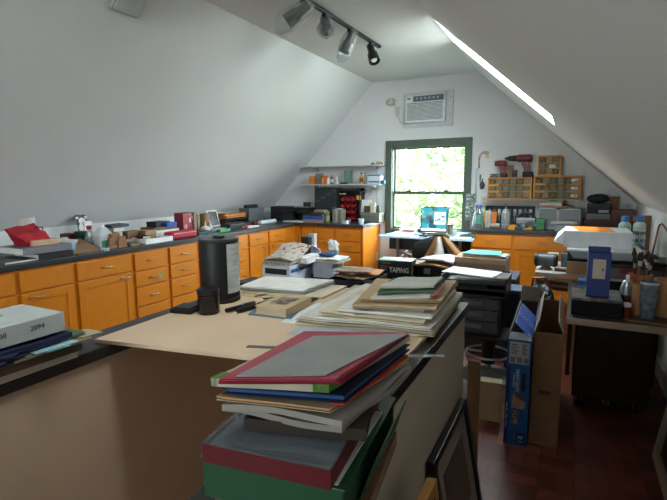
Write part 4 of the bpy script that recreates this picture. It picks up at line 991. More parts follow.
# drills
def drill(label, x, z, s, flip, c, chuck=True):
    """cordless drill standing on its battery; x grows along the barrel when flip = 1"""
    t = thing('cordless_drill', label, 'drill', (x,6.1,z)); y = 6.1; f = flip
    part('battery', M().box((x-.05*s-.01*f,y-.035,z),(x+.05*s-.01*f,y+.035,z+.055*s),.008), BLACKM, t)
    part('grip', M().hexa([(x-.028*s,y-.022,z+.055*s),(x+.028*s,y-.022,z+.055*s),(x+.028*s,y+.022,z+.055*s),(x-.028*s,y+.022,z+.055*s)],[(x-.03*s+.02*f,y-.024,z+.16*s),(x+.03*s+.02*f,y-.024,z+.16*s),(x+.03*s+.02*f,y+.024,z+.16*s),(x-.03*s+.02*f,y+.024,z+.16*s)]), c, t)
    p = Vector((x-.06*s*f+.02*f,y,z+.195*s)); d = Vector((f,0,.02))
    part('motor_housing', M().lathe([(.02*s,-.01),(.038*s,0),(.042*s,.03*s),(.04*s,.13*s),(.03*s,.15*s)], p, 20, d), c, t)
    part('trigger', M().box((x+.045*s*f-.01,y-.01,z+.12*s),(x+.045*s*f+.01,y+.01,z+.155*s),.003), BLACK, t)
    if chuck: part('chuck', M().lathe([(.03*s,.15*s),(.032*s,.17*s),(.024*s,.23*s),(.012*s,.25*s),(.008*s,.27*s)], p, 18, d), BLACKM, t)
    return t
drill('red cordless drill with a black chuck pointing left', xg(526.5,6.1,178), 1.501, 1.12, -1, mat('#64141f',.4))
drill('red cordless driver without a long chuck, left of the drill', xg(502.5,6.1,178), 1.501, .85, -1, mat('#74182a',.4), False)
a, b = xg(501.5,6.18,170), xg(514,6.18,170); solo('cardboard_piece', M().box((a,6.16,1.501),(b,6.168,1.645),.001), mat('#8a6a55',.8), 'brown cardboard piece standing behind the left driver', 'cardboard')
a, b = xg(511.5,6.05,178), xg(516.5,6.05,178); flat_box('dark battery pack standing between the two red drills', LM((a,6.05,1.501)), b-a, .07, .085, BLACKM, mat('#3b3136',.5), 'battery_pack', 'battery')
a, b = xg(489.5,6.06,178), xg(498,6.06,178); solo('tool_clamp', M().box((a,6.06,1.501),(b,6.11,1.52),.005).box((a+.02,6.065,1.52),(b-.03,6.1,1.545),.006).cyl((a,6.08,1.535),(b,6.08,1.535),.008), mat('#4c5a5e',.4,.4), 'small grey-blue metal clamp at the left on the orange cabinet', 'clamp')
a, b = xg(556,6.08,176), xg(564,6.08,176); solo('white_tag', M().box((a+.04,6.06,1.513),(b+.02,6.1,1.52),.001), PAPER, 'white slip lying on the right orange cabinet', 'slip')
# wall bits
solo('bird_figure', M().tube([(-1.06,6.205,1.62),(-1.06,6.2,1.74),(-1.05,6.195,1.78),(-1.02,6.19,1.81),(-.985,6.19,1.82)],.013).blob((-.975,6.19,1.81),(.035,.02,.022),.1,3,2), mat('#b8958a',.6), 'pinkish wooden bird figure hanging right of the window', 'figure')
solo('steel_ruler', M().box((-1.105,6.213,1.19),(-1.075,6.219,1.62)), mat('#8d9896',.35,.7), 'long steel ruler hanging on the wall beside the window frame', 'ruler')
solo('hanging_tool', M().blob((-1.01,6.19,1.405),(.03,.025,.05),.4,5,3,3).cyl((-1.01,6.2,1.44),(-1.01,6.2,1.49),.006), mat('#3c4442',.5), 'small dark tool hanging on the wall right of the ruler', 'tool')
solo('hanging_hook', M().box((-1.05,6.205,1.46),(-1.03,6.22,1.54),.003).tube([(-1.04,6.2,1.47),(-1.04,6.185,1.45),(-1.04,6.185,1.47)],.004), mat('#55605c',.4), 'small dark hook on the wall just right of the ruler', 'hook')
solo('sticky_note', M().box((-.985,6.216,1.74),(-.945,6.2195,1.79)), mat('#cdb886',.7), 'faded yellow note on the wall below the bird figure', 'note')
def outlet(l, x, z):
    t = thing('wall_outlet', l, 'outlet', (x,6.21,z)); part('plate', M().box((x-.04,6.213,z),(x+.04,6.2195,z+.12),.002), mat('#c3bfb2',.5), t)
    for q in (.03,.075): part('socket', M().box((x-.015,6.21,z+q),(x+.015,6.2135,z+q+.02),.001), mat('#a49f90',.5), t)
outlet('cream wall outlet above the counter right of the window', -.98, 1.14)
tgn = thing('wall_tag', 'small green plastic tag on the wall at far right', 'tag', (.5,6.21,1.38)); part('plate', M().box((.46,6.21,1.39),(.535,6.2195,1.5),.003), mat('#3b5b4a',.4), tgn); part('window', M().box((.475,6.207,1.44),(.52,6.2105,1.48),.001), mat('#9fb5a8',.4), tgn)
# photo strip on window trim
ps = thing('photo_strip', 'strip of small photos hung over the right window trim', 'photos', (-1.15,6.17,.93))
part('backing', M().box((-1.205,6.165,.96),(-1.085,6.175,1.3)), mat('#6e7a72',.5), ps)
for k,(z0,z1) in enumerate(((1.22,1.29),(1.11,1.18),(1.0,1.08))):
    part('photo', M().box((-1.2,6.162,z0),(-1.15,6.1655,z1)), print_mat('photo_a%d'%k,['#a6b3ad','#4a5a52','#c7cfc9','#73837a'],50), ps); part('photo', M().box((-1.14,6.162,z0),(-1.09,6.1655,z1)), print_mat('photo_b%d'%k,['#8f9c92','#3f4b45','#b5aea0','#6e6a5e'],50), ps)
# counter items, right of the window
solo('dark_vase', M().lathe([(.05,0),(.06,.01),(.05,.1),(.03,.2),(.035,.26),(.028,.26),(.024,.19),(.0,.02)],(-1.02,5.98,C),20,closed=False), mat('#4d565a',.35), 'tapering dark grey vase at the left end of the gable counter', 'vase')
wb = bottle('clear green water bottle with a blue cap by the window', (xg(479.3,5.78,215),5.78,C), .05, .27, GGLASS, mat('#2a6fc0',.4), 'water_bottle', 'bottle', neck=.4, lab=mat('#4d8b80',.4))
a, b = xg(484,6.1), xg(497,6.1)
solo('orange_folder', M().hexa([(a,6.02,C),(b,6.02,C),(b,6.05,C),(a,6.05,C)],[(a,6.06,C+.175),(b,6.06,C+.175),(b,6.08,C+.175),(a,6.08,C+.175)]), ORANGE, 'orange case leaning behind the white spray can', 'case')
a, b = xg(485,6.17,212), xg(535,6.17,212)
tbk = thing('tool_strip', 'black wall strip of hanging tools behind the counter bottles', 'rack', ((a+b)/2,6.2,C+.02))
part('backing', M().box((a,6.195,C+.02),(b,6.2195,1.15)), mat('#222726',.6), tbk)
for k in range(9):
    xx = a+.05+k*(b-a-.1)/8; part('tool', M().box((xx-.018,6.18,1.03),(xx+.018,6.194,1.11),.003).cyl((xx,6.187,.96),(xx,6.187,1.03),.007), mat(['#7e8684','#59605e','#9aa09c'][k%3],.35,.5), tbk)
jar('tall white can standing in front of the orange case', (xg(488.5,5.85),5.85,C), .035, .2, mat('#a3a099',.5), mat('#b9b6ad',.5), 'can', 'can')
solo('paper_roll', M().cyl((xg(491,5.8),5.8,C+.03),(xg(500,5.8),5.8,C+.03),.03), mat('#9e968a',.7), 'short paper roll lying beside the tall white can', 'roll')
bottle('clear pump bottle with a dark nozzle on the gable counter', (xg(505.5,5.82),5.82,C), .05, .28, CLEARP, DGREY, neck=.2)
solo('yellow_tape_measure', M(LM((xg(513,5.72),5.72,C),.2)).prism_y([(-.05,0),(.05,0),(.05,.03),(.02,.055),(-.03,.055),(-.05,.03)],-.025,.025), mat('#d58a1c',.45), 'orange-yellow tape measure on the gable counter', 'tape measure')
x = xg(526.5,5.85); sw = thing('jig_saw', 'grey and black power tool on the gable counter', 'tool', (x,5.85,C))
part('body', M().box((x-.11,5.8,C+.06),(x+.1,5.88,C+.13),.02).box((x-.05,5.81,C+.01),(x+.0,5.87,C+.07),.01), mat('#7c8588',.4), sw); part('grip', M().tube([(x-.09,5.84,C+.13),(x-.05,5.84,C+.18),(x+.05,5.84,C+.18),(x+.09,5.84,C+.12)],.016), BLACK, sw); part('sole', M().box((x-.1,5.79,C),(x+.08,5.89,C+.01)), STEEL, sw); part('disc', M().cyl((x+.05,5.795,C+.05),(x+.05,5.805,C+.05),.045), DGREY, sw)
solo('blue_clamp', M(LM((xg(519,5.7),5.7,C),.3)).box((-.04,-.02,0),(.04,.02,.03),.006).cyl((0,0,.03),(0,0,.05),.012), mat('#2c3f63',.5), 'small dark blue clamp in front of the power tool', 'clamp')
solo('yellow_clip', M(LM((xg(529,5.68),5.68,C),.5)).box((-.04,-.015,0),(.04,.015,.025),.006).box((.0,-.01,.025),(.03,.01,.04),.003), mat('#c88a2a',.5), 'small yellow clip on the counter below the power tool', 'clip')
a, b = xg(536,5.8), xg(545,5.8); flat_box('green tin box right of the power tool', LM((a,5.8,C)), b-a, .1, .12, mat('#1f6a3a',.4), mat('#2a7c48',.4))
def bin_(label, px0, px1, z0, z1, y=5.95):
    a, b = xg(px0,y,215), xg(px1,y,215); t = thing('storage_box', label, 'storage box', ((a+b)/2,y+.1,z0), 'clear storage boxes'); f=.012; m = M()
    for q in ((a,y,z0,a+f,y+.22,z1),(b-f,y,z0,b,y+.22,z1),(a,y+.21,z0,b,y+.22,z1),(a,y,z0,b,y+.22,z0+f),(a,y,z1-f,b,y+.22,z1)): m.box(q[:3],q[3:])
    part('frame', m, mat('#a9b0b3',.5), t); part('front', M().box((a+f,y+.004,z0+f),(b-f,y+.01,z1-f)), clear_mat('smoky_plastic','#b4bcc0',.12,.1,.25), t); part('contents', M().box((a+.03,y+.03,z0+f),(b-.03,y+.2,z0+(z1-z0)*.6),.01), mat('#4d5357',.6), t)
bin_('clear storage box, left of the two, under the books', 538, 557.5, C, 1.145)
bin_('clear storage box, right of the two, behind the lidded tub', 558, 580.5, C+.0, 1.14)
a, b = xg(539,5.98,207), xg(569,5.98,207); z=1.146
for k,(c,l,h,i0,i1) in enumerate((('#8a6450','brown book at the bottom on the clear storage box',.026,0,0),('#b9ac9c','cream book in the middle on the clear storage box',.03,.0,.07),('#3d7a5e','green book on top on the clear storage box',.026,.1,.06))):
    book(l, LM((a+i0,5.98,z)), b-a-i0-i1, .2, h-.001, mat(c,.6), OFFW, spine='y0'); z += h
a, b = xg(551,5.68,218), xg(578,5.68,218)
tb = thing('lidded_tub', 'grey plastic tub with a wide pale lid on the gable counter', 'tub', ((a+b)/2,5.75,C)); part('body', M().box((a+.04,5.66,C),(b-.03,5.86,C+.085),.01), mat('#8e9398',.4), tb); part('lid', M().box((a,5.64,C+.085),(b,5.88,C+.105),.006), mat('#b0aca6',.4), tb)
# far right stack
a, b = xg(584,5.95,222), xg(634,5.95,222)
flat_box('wide dark red wooden box at the right end of the gable counter', LM((a,5.93,C)), b-a, .27, .12, mat('#4a211d',.5), mat('#55281f',.5))
z = C+.121; a, b = xg(586,5.97,213), xg(611,5.97,213)
flat_box('grey metal case on the dark red box, left', LM((a,5.97,z)), b-a, .2, .06, mat('#6b6e70',.4), mat('#74777a',.4))
t = flat_box('black box with a silver label, upon the grey metal case', LM((a+.01,5.98,z+.061)), b-a-.02, .18, .11, BLACKM, BLACK); part('label', M().box(((a+b)/2,5.9785,z+.075),((a+b)/2+.1,5.98,z+.105)), mat('#9ea3a3',.4), t)
m = M().blob(((a+b)/2-.01,6.07,z+.225),((b-a)/2*.95,.08,.055),.12,4,3,1.5); solo('black_pouch', m, BLACKM, 'rounded black pouch on top of the black box', 'pouch')
a2, b2 = xg(611.5,5.97,213), xg(634,5.97,213)
flat_box('brown leather case on the dark red box, right', LM((a2,5.97,z)), b2-a2, .2, .11, mat('#5b3622',.5), mat('#633c26',.5))
a2, b2 = xg(609.5,6.1,205), xg(619,6.1,205); solo('cardboard_piece', M().box((a2,6.13,z+.112),(b2,6.14,z+.25)), mat('#7d5a3e',.8), 'brown card standing on the leather case', 'cardboard')
solo('small_white_card', M().box((xg(622,6.1,205),6.12,z+.112),(xg(628,6.1,205),6.13,z+.17)), mat('#9da09c',.6), 'small grey card standing on the leather case', 'card')
# ------------------------------------------------------------------ middle of the room
tz = .6
mt = thing('work_table', 'low dark work table behind the stair wall, loaded with cartons and magazines', 'table', (-1.7,3.6,0))
part('tabletop', M().box((-2.5,2.95,tz-.03),(-1.0,4.0,tz),.003), BLACKM, mt)
for xx in (-2.45,-1.05):
    for yy in (3.0,3.95): part('leg', M().box((xx-.025,yy-.025,0),(xx+.025,yy+.025,tz-.03)), BLACK, mt)
# carton with blue stripes
T = LM((-2.38,3.34,tz))
cb = thing('file_carton', 'white file carton with blue stripes on its side', 'box', (-2.24,3.52,tz))
part('body', M(T).box((0,0,0),(.28,.37,.145),.003), mat('#cfd4da',.6), cb)
part('painted_recess_shade', M(T).box((.03,-.002,.07),(.25,.0,.12)), mat('#20262c',.5), cb)  # flat dark panel: shade of a recess put into its colour
part('blue_stripe', M(T).box((.28,.02,.085),(.2815,.13,.115)).box((.28,.16,.085),(.2815,.36,.115)), mat('#2663b0',.5), cb)
part('label', M(T).box((.28,.2,.01),(.2815,.34,.07)), mat('#a9b4c4',.5), cb)
T = LM((-2.44,3.02,tz)); flat_box('flat black case in front of the striped carton', T, .4, .25, .045, BLACKM, BLACK)
MAG = print_mat('magazine_print',['#c8c2b4','#cdc7b8','#c0b8a8','#9a5a48','#c6bfae','#cbc5b6','#bdb6a6'],45)
MAG2 = print_mat('magazine_print_2',['#b9b5ad','#a8a8a6','#d0cdc4','#9e8a7c'],50)
z = tz+.146
def mags(label, x0, y0, w, d, z, h, m_, rz=0, lift=None, grp=None, name='magazine'):
    T = LM((x0,y0,z),rz); mm = M(T).sheet([(0,0,0),(w,0,0),(w,d,0),(0,d,0)],h,.004,seed=int(w*100),lift=lift)
    return solo(name, mm, m_, label, 'magazine', grp)
mags('flat grey magazine at the bottom on the striped carton', -2.4, 3.36, .29, .32, z+.001, .012, MAG2, .05)
mags('second magazine on the striped carton, cream edged', -2.38, 3.37, .28, .3, z+.018, .014, mat('#b9b0a0',.6), -.04)
mags('open picture magazine curled over the pile on the carton', -2.39, 3.36, .3, .34, z+.04, .01, MAG, .02, lambda u,v: .09*v*v+.02*math.sin(PI*u))
solo('paper_bundle', M().hexa([(-2.12,3.45,z+.034),(-1.98,3.45,z+.034),(-1.96,3.85,z+.034),(-2.1,3.85,z+.034)],[(-2.12,3.47,z+.065),(-2.0,3.47,z+.06),(-1.99,3.83,z+.085),(-2.12,3.83,z+.1)]), PAPER, 'thick bundle of white papers beside the curled magazine', 'papers') if False else None
T = LM((-2.14,3.5,z+.004)); book('thick bundle of white papers at the right of the striped carton', T, .12, .3, .05, PAPER, PAPER, 'paper_bundle', 'papers')
# rear white carton with papers
T = LM((-2.06,3.68,tz)); carton('plain white carton right behind the striped one', T, .2, .22, .14, mat('#b8b8c4',.6), None)
z2 = tz+.142
mags('stack of white papers overhanging the plain white carton, lower', -2.15, 3.66, .36, .25, z2, .018, mat('#b7ac9c',.6), -.05, None, None, 'paper_stack')
mags('stack of white papers overhanging the plain white carton, upper', -2.15, 3.66, .35, .24, z2+.024, .012, PAPER, .03, None, None, 'paper_stack')
solo('blue_pouch', M(LM((-1.97,3.78,z2+.045),.1)).blob((0,0,.012),(.085,.06,.018),.1,2,3,flat=-.7), mat('#1f3a66',.6,bump=.3), 'dark blue fabric pouch on the white papers', 'pouch')
solo('navy_holder', M(LM((xg(302,3.84,250),3.82,tz))).box((0,0,0),(.085,.1,zg(237,3.84,306)-tz),.004), mat('#1b2430',.5), 'tall dark navy file holder behind the magazines', 'holder')
solo('white_strip', M(LM((xg(308.5,3.88,250),3.88,tz))).box((0,0,0),(.065,.05,zg(234,3.88,311)-tz),.002), mat('#c9c6c4',.6), 'tall narrow white card strip beside the navy holder', 'card')
solo('lilac_folder', M().hexa([(-2.24,3.98,tz+.13),(-2.12,3.98,tz+.13),(-2.12,4.0,tz+.13),(-2.24,4.0,tz+.13)],[(-2.26,4.02,tz+.28),(-2.16,4.02,tz+.26),(-2.16,4.04,tz+.26),(-2.26,4.04,tz+.28)]) if False else M(LM((xg(308,3.8,250)+.02,3.81,tz))).hexa([(0,0,0),(.12,0,0),(.12,.02,0),(0,.02,0)],[(-.01,.03,.27),(.08,.03,.23),(.08,.05,.23),(-.01,.05,.27)]), mat('#a9a4c4',.6), 'lilac folder standing in front of the white card strip', 'folder')
hl = thing('paper_holder', 'grey-green holder with crumpled white paper and a red slip', 'holder', (xg(333,3.95,250),3.95,tz))
part('body', M(LM((xg(333,3.95,250)-.05,3.925,tz))).box((0,0,0),(.1,.06,.22),.006), mat('#7f908c',.5), hl); part('paper', M().blob((xg(333,3.95,250),3.955,tz+.25),(.05,.035,.06),.5,6,3,3), PAPER, hl); part('red_slip', M(LM((xg(334,3.95,250),3.95,tz+.22))).box((0,0,0),(.02,.005,.1)), mat('#b0392f',.5), hl)
# black crate of magazines, film box
flat_box('flat grey box under the black crate', LM((-1.68,3.22,tz)), .36, .4, .03, DGREY, DGREY)
T = LM((-1.68,3.22,tz+.031)); cr = thing('black_crate', 'low black crate heaped with colourful cards', 'crate', (-1.5,3.42,tz+.031))
m = M(T); W_, D_ = .36, .4
m.box((0,0,0),(W_,D_,.008)); m.box((0,0,0),(W_,.01,.07)); m.box((0,D_-.01,0),(W_,D_,.07)); m.box((0,0,0),(.01,D_,.07)); m.box((W_-.01,0,0),(W_,D_,.07)); part('body', m, BLACKM, cr)
for k in range(9):
    rr = random.Random(k+40); c_ = ['#b08457','#8e5b3c','#c9b08a','#5a7f7c','#a9432c','#d9d2c4','#c0763a','#8fb3ac','#a2856b'][k]
    lab = ['tan card at the bottom of the crate heap','brown card low in the crate heap','pale tan card in the middle of the crate heap','dull teal card in the crate heap','red card in the crate heap','cream card in the crate heap','orange card high in the crate heap','pale mint card near the top of the crate heap','tan card on top of the crate heap'][k]
    T2 = LM((-1.5+rr.uniform(-.1,.1),3.42+rr.uniform(-.1,.08),tz+.106+.0075*k), rr.uniform(-.5,.5))
    solo('card', M(T2).sheet([(-.13,-.1,0),(.13,-.1,0),(.13,.1,0),(-.13,.1,0)],.004,.008,seed=k), print_mat('card_print_%d'%k,[c_,c_,'#c9b394' if k%2 else '#7c6a58',c_],22), lab, 'card', 'cards heaped in the black crate')
T, wd = FR((-1.53,3.78,tz),(-1.2,3.92,tz)); T = LM((-1.5,3.86,tz),.06); wd = .3
fb = thing('film_box', 'black box with white block letters and yellow corners', 'box', T @ Vector((wd/2,.09,0)))
part('body', M(T).box((0,0,0),(wd,.18,.165),.003), mat('#15201d',.4), fb)
part('lid', M(T).box((.0,.0,.165),(wd,.18,.172)), mat('#8fae9f',.4), fb)
text('block_letters','TAPING',.062, face_frame(T @ Vector((wd*.64,-.0005,.085)),(math.cos(.06),math.sin(.06),0),(0,0,1)), mat('#f0ece6',.5), fb, sx=.8, bold=.0022)
text('yellow_letters','FINISHING',.02, face_frame(T @ Vector((.07,-.0005,.145)),(math.cos(.06),math.sin(.06),0),(0,0,1)), YELLOW, fb)
part('small_print', M(T).box((.015,-.0008,.115),(.09,0,.12)).box((.015,-.0008,.1),(.075,0,.105)).box((.015,-.0008,.085),(.085,0,.09)), mat('#8d948c',.5), fb)
part('yellow_mark', M(T).prism_x([(.02,.05),(.09,.09),(.09,.115),(.02,.07)],wd,wd+.001).prism_x([(.03,.01),(.1,.03),(.1,.05),(.03,.03)],wd,wd+.001), YELLOW, fb)
T = LM((-1.24,3.66,tz)); flat_box('flat black plastic case beside the black crate', T, .22, .16, .05, BLACKM, BLACK)
solo('green_paper', M(LM((-1.16,3.6,tz+.051),.3)).sheet([(0,0,0),(.1,0,0),(.1,.07,0),(0,.07,0)],.003,.01,seed=3), mat('#9fd07a',.6), 'bright green slip of paper beside the black film box', 'paper')
# black storage case with envelopes, in front of the jacket
T = LM((-1.325,4.05,0)); bc = thing('storage_chest', 'black trunk carrying a tan envelope and white papers, before the chair', 'trunk', (-.99,4.18,0)); part('body', M(T).box((0,0,0),(.43,.36,.68),.01), BLACKM, bc); part('lid', M(T).box((-.005,-.005,.68),(.435,.365,.71),.008), BLACK, bc); part('latch', M(T).box((.19,-.012,.64),(.25,-.004,.69),.003), STEEL, bc)
for k,(c_,l,q) in enumerate((('#a77c4d','wide tan envelope on the black trunk',0),('#bcc3d1','white papers on the tan envelope',.02))):
    solo('envelope' if not k else 'paper_stack', M(LM((-1.25+q*2,3.94+q*2.5,.713+.045*k),.04-.06*k)).sheet([(0,0,0),(.36-q,0,0),(.36-q,.3,0),(.06+q,.3,0)],.014,.012,seed=k+3,lift=lambda u,v:.02*math.sin(PI*u)), mat(c_,.6), l, 'papers')
# cabinet and carton, cart on a stool
T = LM((-.755,4.02,0)); sc = thing('side_cabinet', 'dark blue-grey cabinet behind the drawer unit', 'cabinet', (-.6,4.2,0)); part('body', M(T).box((0,0,0),(.39,.4,.64),.004), mat('#2c3442',.45), sc); part('top', M(T).box((-.005,-.005,.64),(.395,.405,.66),.003), mat('#59616d',.4), sc); part('door', M(T).box((.02,-.012,.05),(.37,-.0005,.6),.003), mat('#323b4a',.45), sc)
T = LM((-.87,4.06,.661)); cx = carton('tan cardboard carton with a turquoise folder on top', T, .42, .34, .145, mat('#a08468',.7), mat('#b59b7c',.5))
z = .661+.147
folder('brown folder directly on the tan carton, under the turquoise one', [(-.81,4.1),(-.49,4.08),(-.5,4.34),(-.8,4.36)], z, .014, mat('#7d5a3c',.7), mat('#b98e5c',.7), seed=2)
folder('turquoise folder on the tan carton', [(-.82,4.12),(-.5,4.1),(-.52,4.36),(-.79,4.37)], z+.018, .01, mat('#5fb9bf',.6), mat('#cbb089',.7), seed=4)
T = LM((-.53+.03,4.1,z)); flat_box('small black gadget at the right on the tan carton', T, .045, .2, .02, BLACK, LGREY)
# right-hand tall box beside cart
T = LM((-.4,3.77,0)); tb2 = thing('office_bin', 'tall narrow blue-grey office bin right of the drawer unit', 'bin', (-.34,3.8,0)); part('body', M(T).box((0,0,0),(.1,.22,.6),.008), mat('#1f2836',.4), tb2); part('lid', M(T).box((-.004,-.004,.6),(.104,.224,.625),.006), mat('#6d7682',.35), tb2)
# stool
sx_, sy_ = -.49, 3.55
stl = thing('bar_stool', 'chrome-based stool carrying the grey drawer unit', 'stool', (sx_,sy_,0))
part('base', M().lathe([(.195,0),(.2,.006),(.19,.014),(.12,.028),(.05,.05),(.035,.06)], (sx_,sy_,0), 40), CHROME, stl)
part('column', M().cyl((sx_,sy_,.05),(sx_,sy_,.14),.025), CHROME, stl); part('gas_lift_cover', M().lathe([(.05,.1),(.052,.12),(.04,.15)], (sx_,sy_,0)).lathe([(.045,.15),(.055,.31)], (sx_,sy_,0)), BLACK, stl)
part('seat', M().box((sx_-.17,sy_-.15,.31),(sx_+.14,sy_+.17,.34),.01), BLACKM, stl)
part('foot_ring', M().tube([(sx_+.16*math.cos(2*PI*k/24),sy_-.0+.16*math.sin(2*PI*k/24),.18) for k in range(25)],.008,6).tube([(sx_,sy_,.18),(sx_-.16,sy_,.18)],.008,6), CHROME, stl)
dx0, dx1 = -.78, -.40; dy0 = 3.45; dzz = .341
du = thing('drawer_unit', 'grey translucent three-drawer unit standing on the stool', 'drawers', ((dx0+dx1)/2,dy0+.15,dzz))
m = M(); f = .012
m.box((dx0,dy0,dzz),(dx0+f,dy0+.3,dzz+.285)); m.box((dx1-f,dy0,dzz),(dx1,dy0+.3,dzz+.285)); m.box((dx0,dy0,dzz),(dx1,dy0+.3,dzz+f)); m.box((dx0,dy0,dzz+.273),(dx1,dy0+.3,dzz+.285)); m.box((dx0,dy0+.29,dzz),(dx1,dy0+.3,dzz+.285)); part('frame', m, mat('#23272b',.4), du)
for k in range(3):
    z = dzz+.016+k*.086
    d = part('drawer', M().box((dx0+f+.003,dy0-.008,z),(dx1-f-.003,dy0+.28,z+.082),.004), mat('#4a525a',.25), du)
    obj('handle', M().box((dx0+.13,dy0-.016,z+.03),(dx1-.13,dy0-.0085,z+.062),.003), mat('#646d75',.3), d)
z = dzz+.286
for k in range(3):
    l = ['lowest grey letter tray on the drawer unit','middle grey letter tray on the drawer unit','top grey letter tray, holding white paper'][k]
    m = M(); zz = z+k*.048; x0, x1 = dx0-.05+.0*k, dx1+.03; y0 = dy0-.03
    m.box((x0,y0,zz),(x1,y0+.34,zz+.006)); m.box((x0,y0,zz+.006),(x0+.008,y0+.34,zz+.046)); m.box((x1-.008,y0,zz+.006),(x1,y0+.34,zz+.046)); m.box((x0+.008,y0+.332,zz+.006),(x1-.008,y0+.34,zz+.046)); m.box((x0+.008,y0,zz+.006),(x1-.008,y0+.006,zz+.018))
    solo('letter_tray', m, mat(['#1e2124','#26292d','#34383d'][k],.4), l, 'tray', 'stacked letter trays')
    if k == 1: flat_box('black box inside the middle letter tray', LM((x0+.05,y0+.03,zz+.007)), .28, .25, .034, BLACKM, BLACKM)
zt_ = z+.048*2+.047
folder('grey folder across the top letter tray', [(dx0+.1,dy0-.03),(dx1+.04,dy0-.04),(dx1+.04,dy0+.2),(dx0+.1,dy0+.22)], zt_, .008, mat('#666158',.6), OFFW, seed=8)
paper('large white sheet sloping over the letter trays', [(dx0-.06,dy0+.03,zt_+.012),(dx1-.06,dy0-.07,zt_+.012),(dx1-.02,dy0+.17,zt_+.013),(dx0-.02,dy0+.27,zt_+.013)], 0, .003, mat('#e6e9f0',.6), wav=.004)
# patterned black bag
bg_ = thing('fabric_bag', 'black fabric bag with white pattern behind the blue box', 'bag', (-.17,4.03,0))
part('body', M().blob((-.17,4.03,.335),(.12,.11,.335),.18,5,4,1.6,flat=-.98), print_mat('bag_print',['#15171c','#14161b','#1b1e26','#15171c','#8f98a6','#191b21'],40,.7), bg_)
part('handle', M().tube([(-.24,4.0,.6),(-.23,3.98,.69),(-.15,3.98,.7),(-.1,4.0,.61)],.01), mat('#9c4a22',.6), bg_)
# white folding table with device and carton
ft = thing('folding_table', 'small white folding table with rounded corners', 'table', (.0,4.55,0)); zf = .69
poly = []
for (cx2,cy2,a0) in ((.21,4.32,-PI/2),(.21,4.85,0),(-.18,4.85,PI/2),(-.18,4.32,PI)):
    for k in range(6): a = a0+k*PI/10; poly.append((cx2+.06*math.cos(a),cy2+.06*math.sin(a)))
part('tabletop', M().prism(poly,zf-.025,zf), mat('#c5bdb8',.45), ft)
for xx in (-.17,.2): part('leg', M().tube([(xx,4.33,0),(xx,4.36,zf-.025)],.012).tube([(xx,4.83,0),(xx,4.8,zf-.025)],.012).tube([(xx,4.345,.3),(xx,4.815,.3)],.009), mat('#c9c5c2',.35), ft)
part('shelf', M().box((-.2,4.33,.53),(.25,4.83,.542)), DGREY, ft); part('brace', M().tube([(-.17,4.36,zf-.06),(-.06,4.34,zf-.03)],.007), mat('#c9c5c2',.35), ft)
sp_ = thing('desk_speaker', 'rounded grey and black speaker on the white folding table', 'speaker', (-.13,4.42,zf))
part('body', M().cyl((-.225,4.42,zf+.085),(-.1,4.42,zf+.085),.055), mat('#4e5256',.4), sp_); [part('end_cap', M().lathe([(.058,0),(.06,.02),(.045,.035)],(xx,4.42,zf+.085),24,(sg,0,0)), BLACK, sp_) for xx,sg in ((-.22,-1),(-.105,1))]; part('foot', M().lathe([(.055,0),(.05,.012),(.02,.04)],(-.16,4.42,zf)), mat('#6a5a50',.5), sp_)
T = LM((-.09,4.36,zf)); flat_box('small brown box beside the grey speaker', T, .09, .08, .02, BROWN, BROWN)
T = LM((-.05,4.6,zf)); flat_box('teal box behind the grey speaker', T, .1, .1, .12, mat('#3d5f66',.5), mat('#4a6d74',.5))
T = LM((-.16,4.62,zf)); flat_box('cream box behind the grey speaker, left of the teal one', T, .09, .1, .115, mat('#b5ad92',.6), mat('#b5ad92',.6))
T = LM((.0,4.28,zf)); carton('kraft cardboard carton with torn tape on the folding table', T, .26, .26, .145, mat('#c99f76',.75), mat('#e5dccf',.4))
bs = thing('stick_bundle', 'bundle of brown papers and sticks on the folding table shelf', 'bundle', (-.02,4.35,.543))
for k in range(12):
    rr = random.Random(k); y = 4.28+rr.uniform(0,.12); part('stick', M().tube([(-.26,y+rr.uniform(-.03,.03),.555+.005*k),(-.1,y,.565+.004*k),(.2,y+rr.uniform(-.05,.05),.553+.005*k)],rr.uniform(.006,.012),6), mat(['#6a4f35','#8c6d4a','#3e3026','#a98f6d'][k%4],.8), bs)
paper('crumpled white slip on the brown stick bundle', [(-.14,4.26,.622),(.04,4.26,.622),(.05,4.36,.622),(-.12,4.36,.622)],0,.003,PAPER,wav=.03,seed=5)
# ------------------------------------------------------------------ right-hand desk
dzr = .70
wd_ = thing('wooden_desk', 'dark desk with a pale edge, crowded with pots, by the right wall', 'desk', (.33,3.4,0))
part('desktop', M().box((.02,2.84,dzr-.03),(.62,3.88,dzr),.003), mat('#2d2420',.4), wd_)
part('edge_strip', M().box((.017,2.832,dzr-.034),(.62,2.842,dzr+.002),.002), mat('#a58f7c',.4), wd_)
for xx, yy in ((.595,2.9),(.58,3.83),(.05,3.83)): part('leg', M().box((xx-.015,yy-.015,0),(xx+.015,yy+.015,dzr-.03),.003), mat('#2b221d',.5), wd_)
rc = thing('rolling_cabinet', 'very dark cabinet on brass casters under the desk', 'cabinet', (.28,3.64,0))
part('body', M().box((.075,3.3,.062),(.5,3.86,.668),.004), mat('#2c201a',.45), rc)
for k in range(2): d = part('door', M().box((.085+.205*k,3.285,.075),(.28+.205*k,3.2995,.655),.003), mat('#30241b',.45), rc)
for xx in (.12,.275,.44):
    c_ = part('caster', M().cyl((xx-.012,3.33,.03),(xx+.012,3.33,.03),.03), BLACKM, rc); obj('fork', M().box((xx-.02,3.31,.035),(xx-.013,3.35,.062)).box((xx+.013,3.31,.035),(xx+.02,3.35,.062)).box((xx-.02,3.31,.058),(xx+.02,3.35,.062)), BRASS, c_)
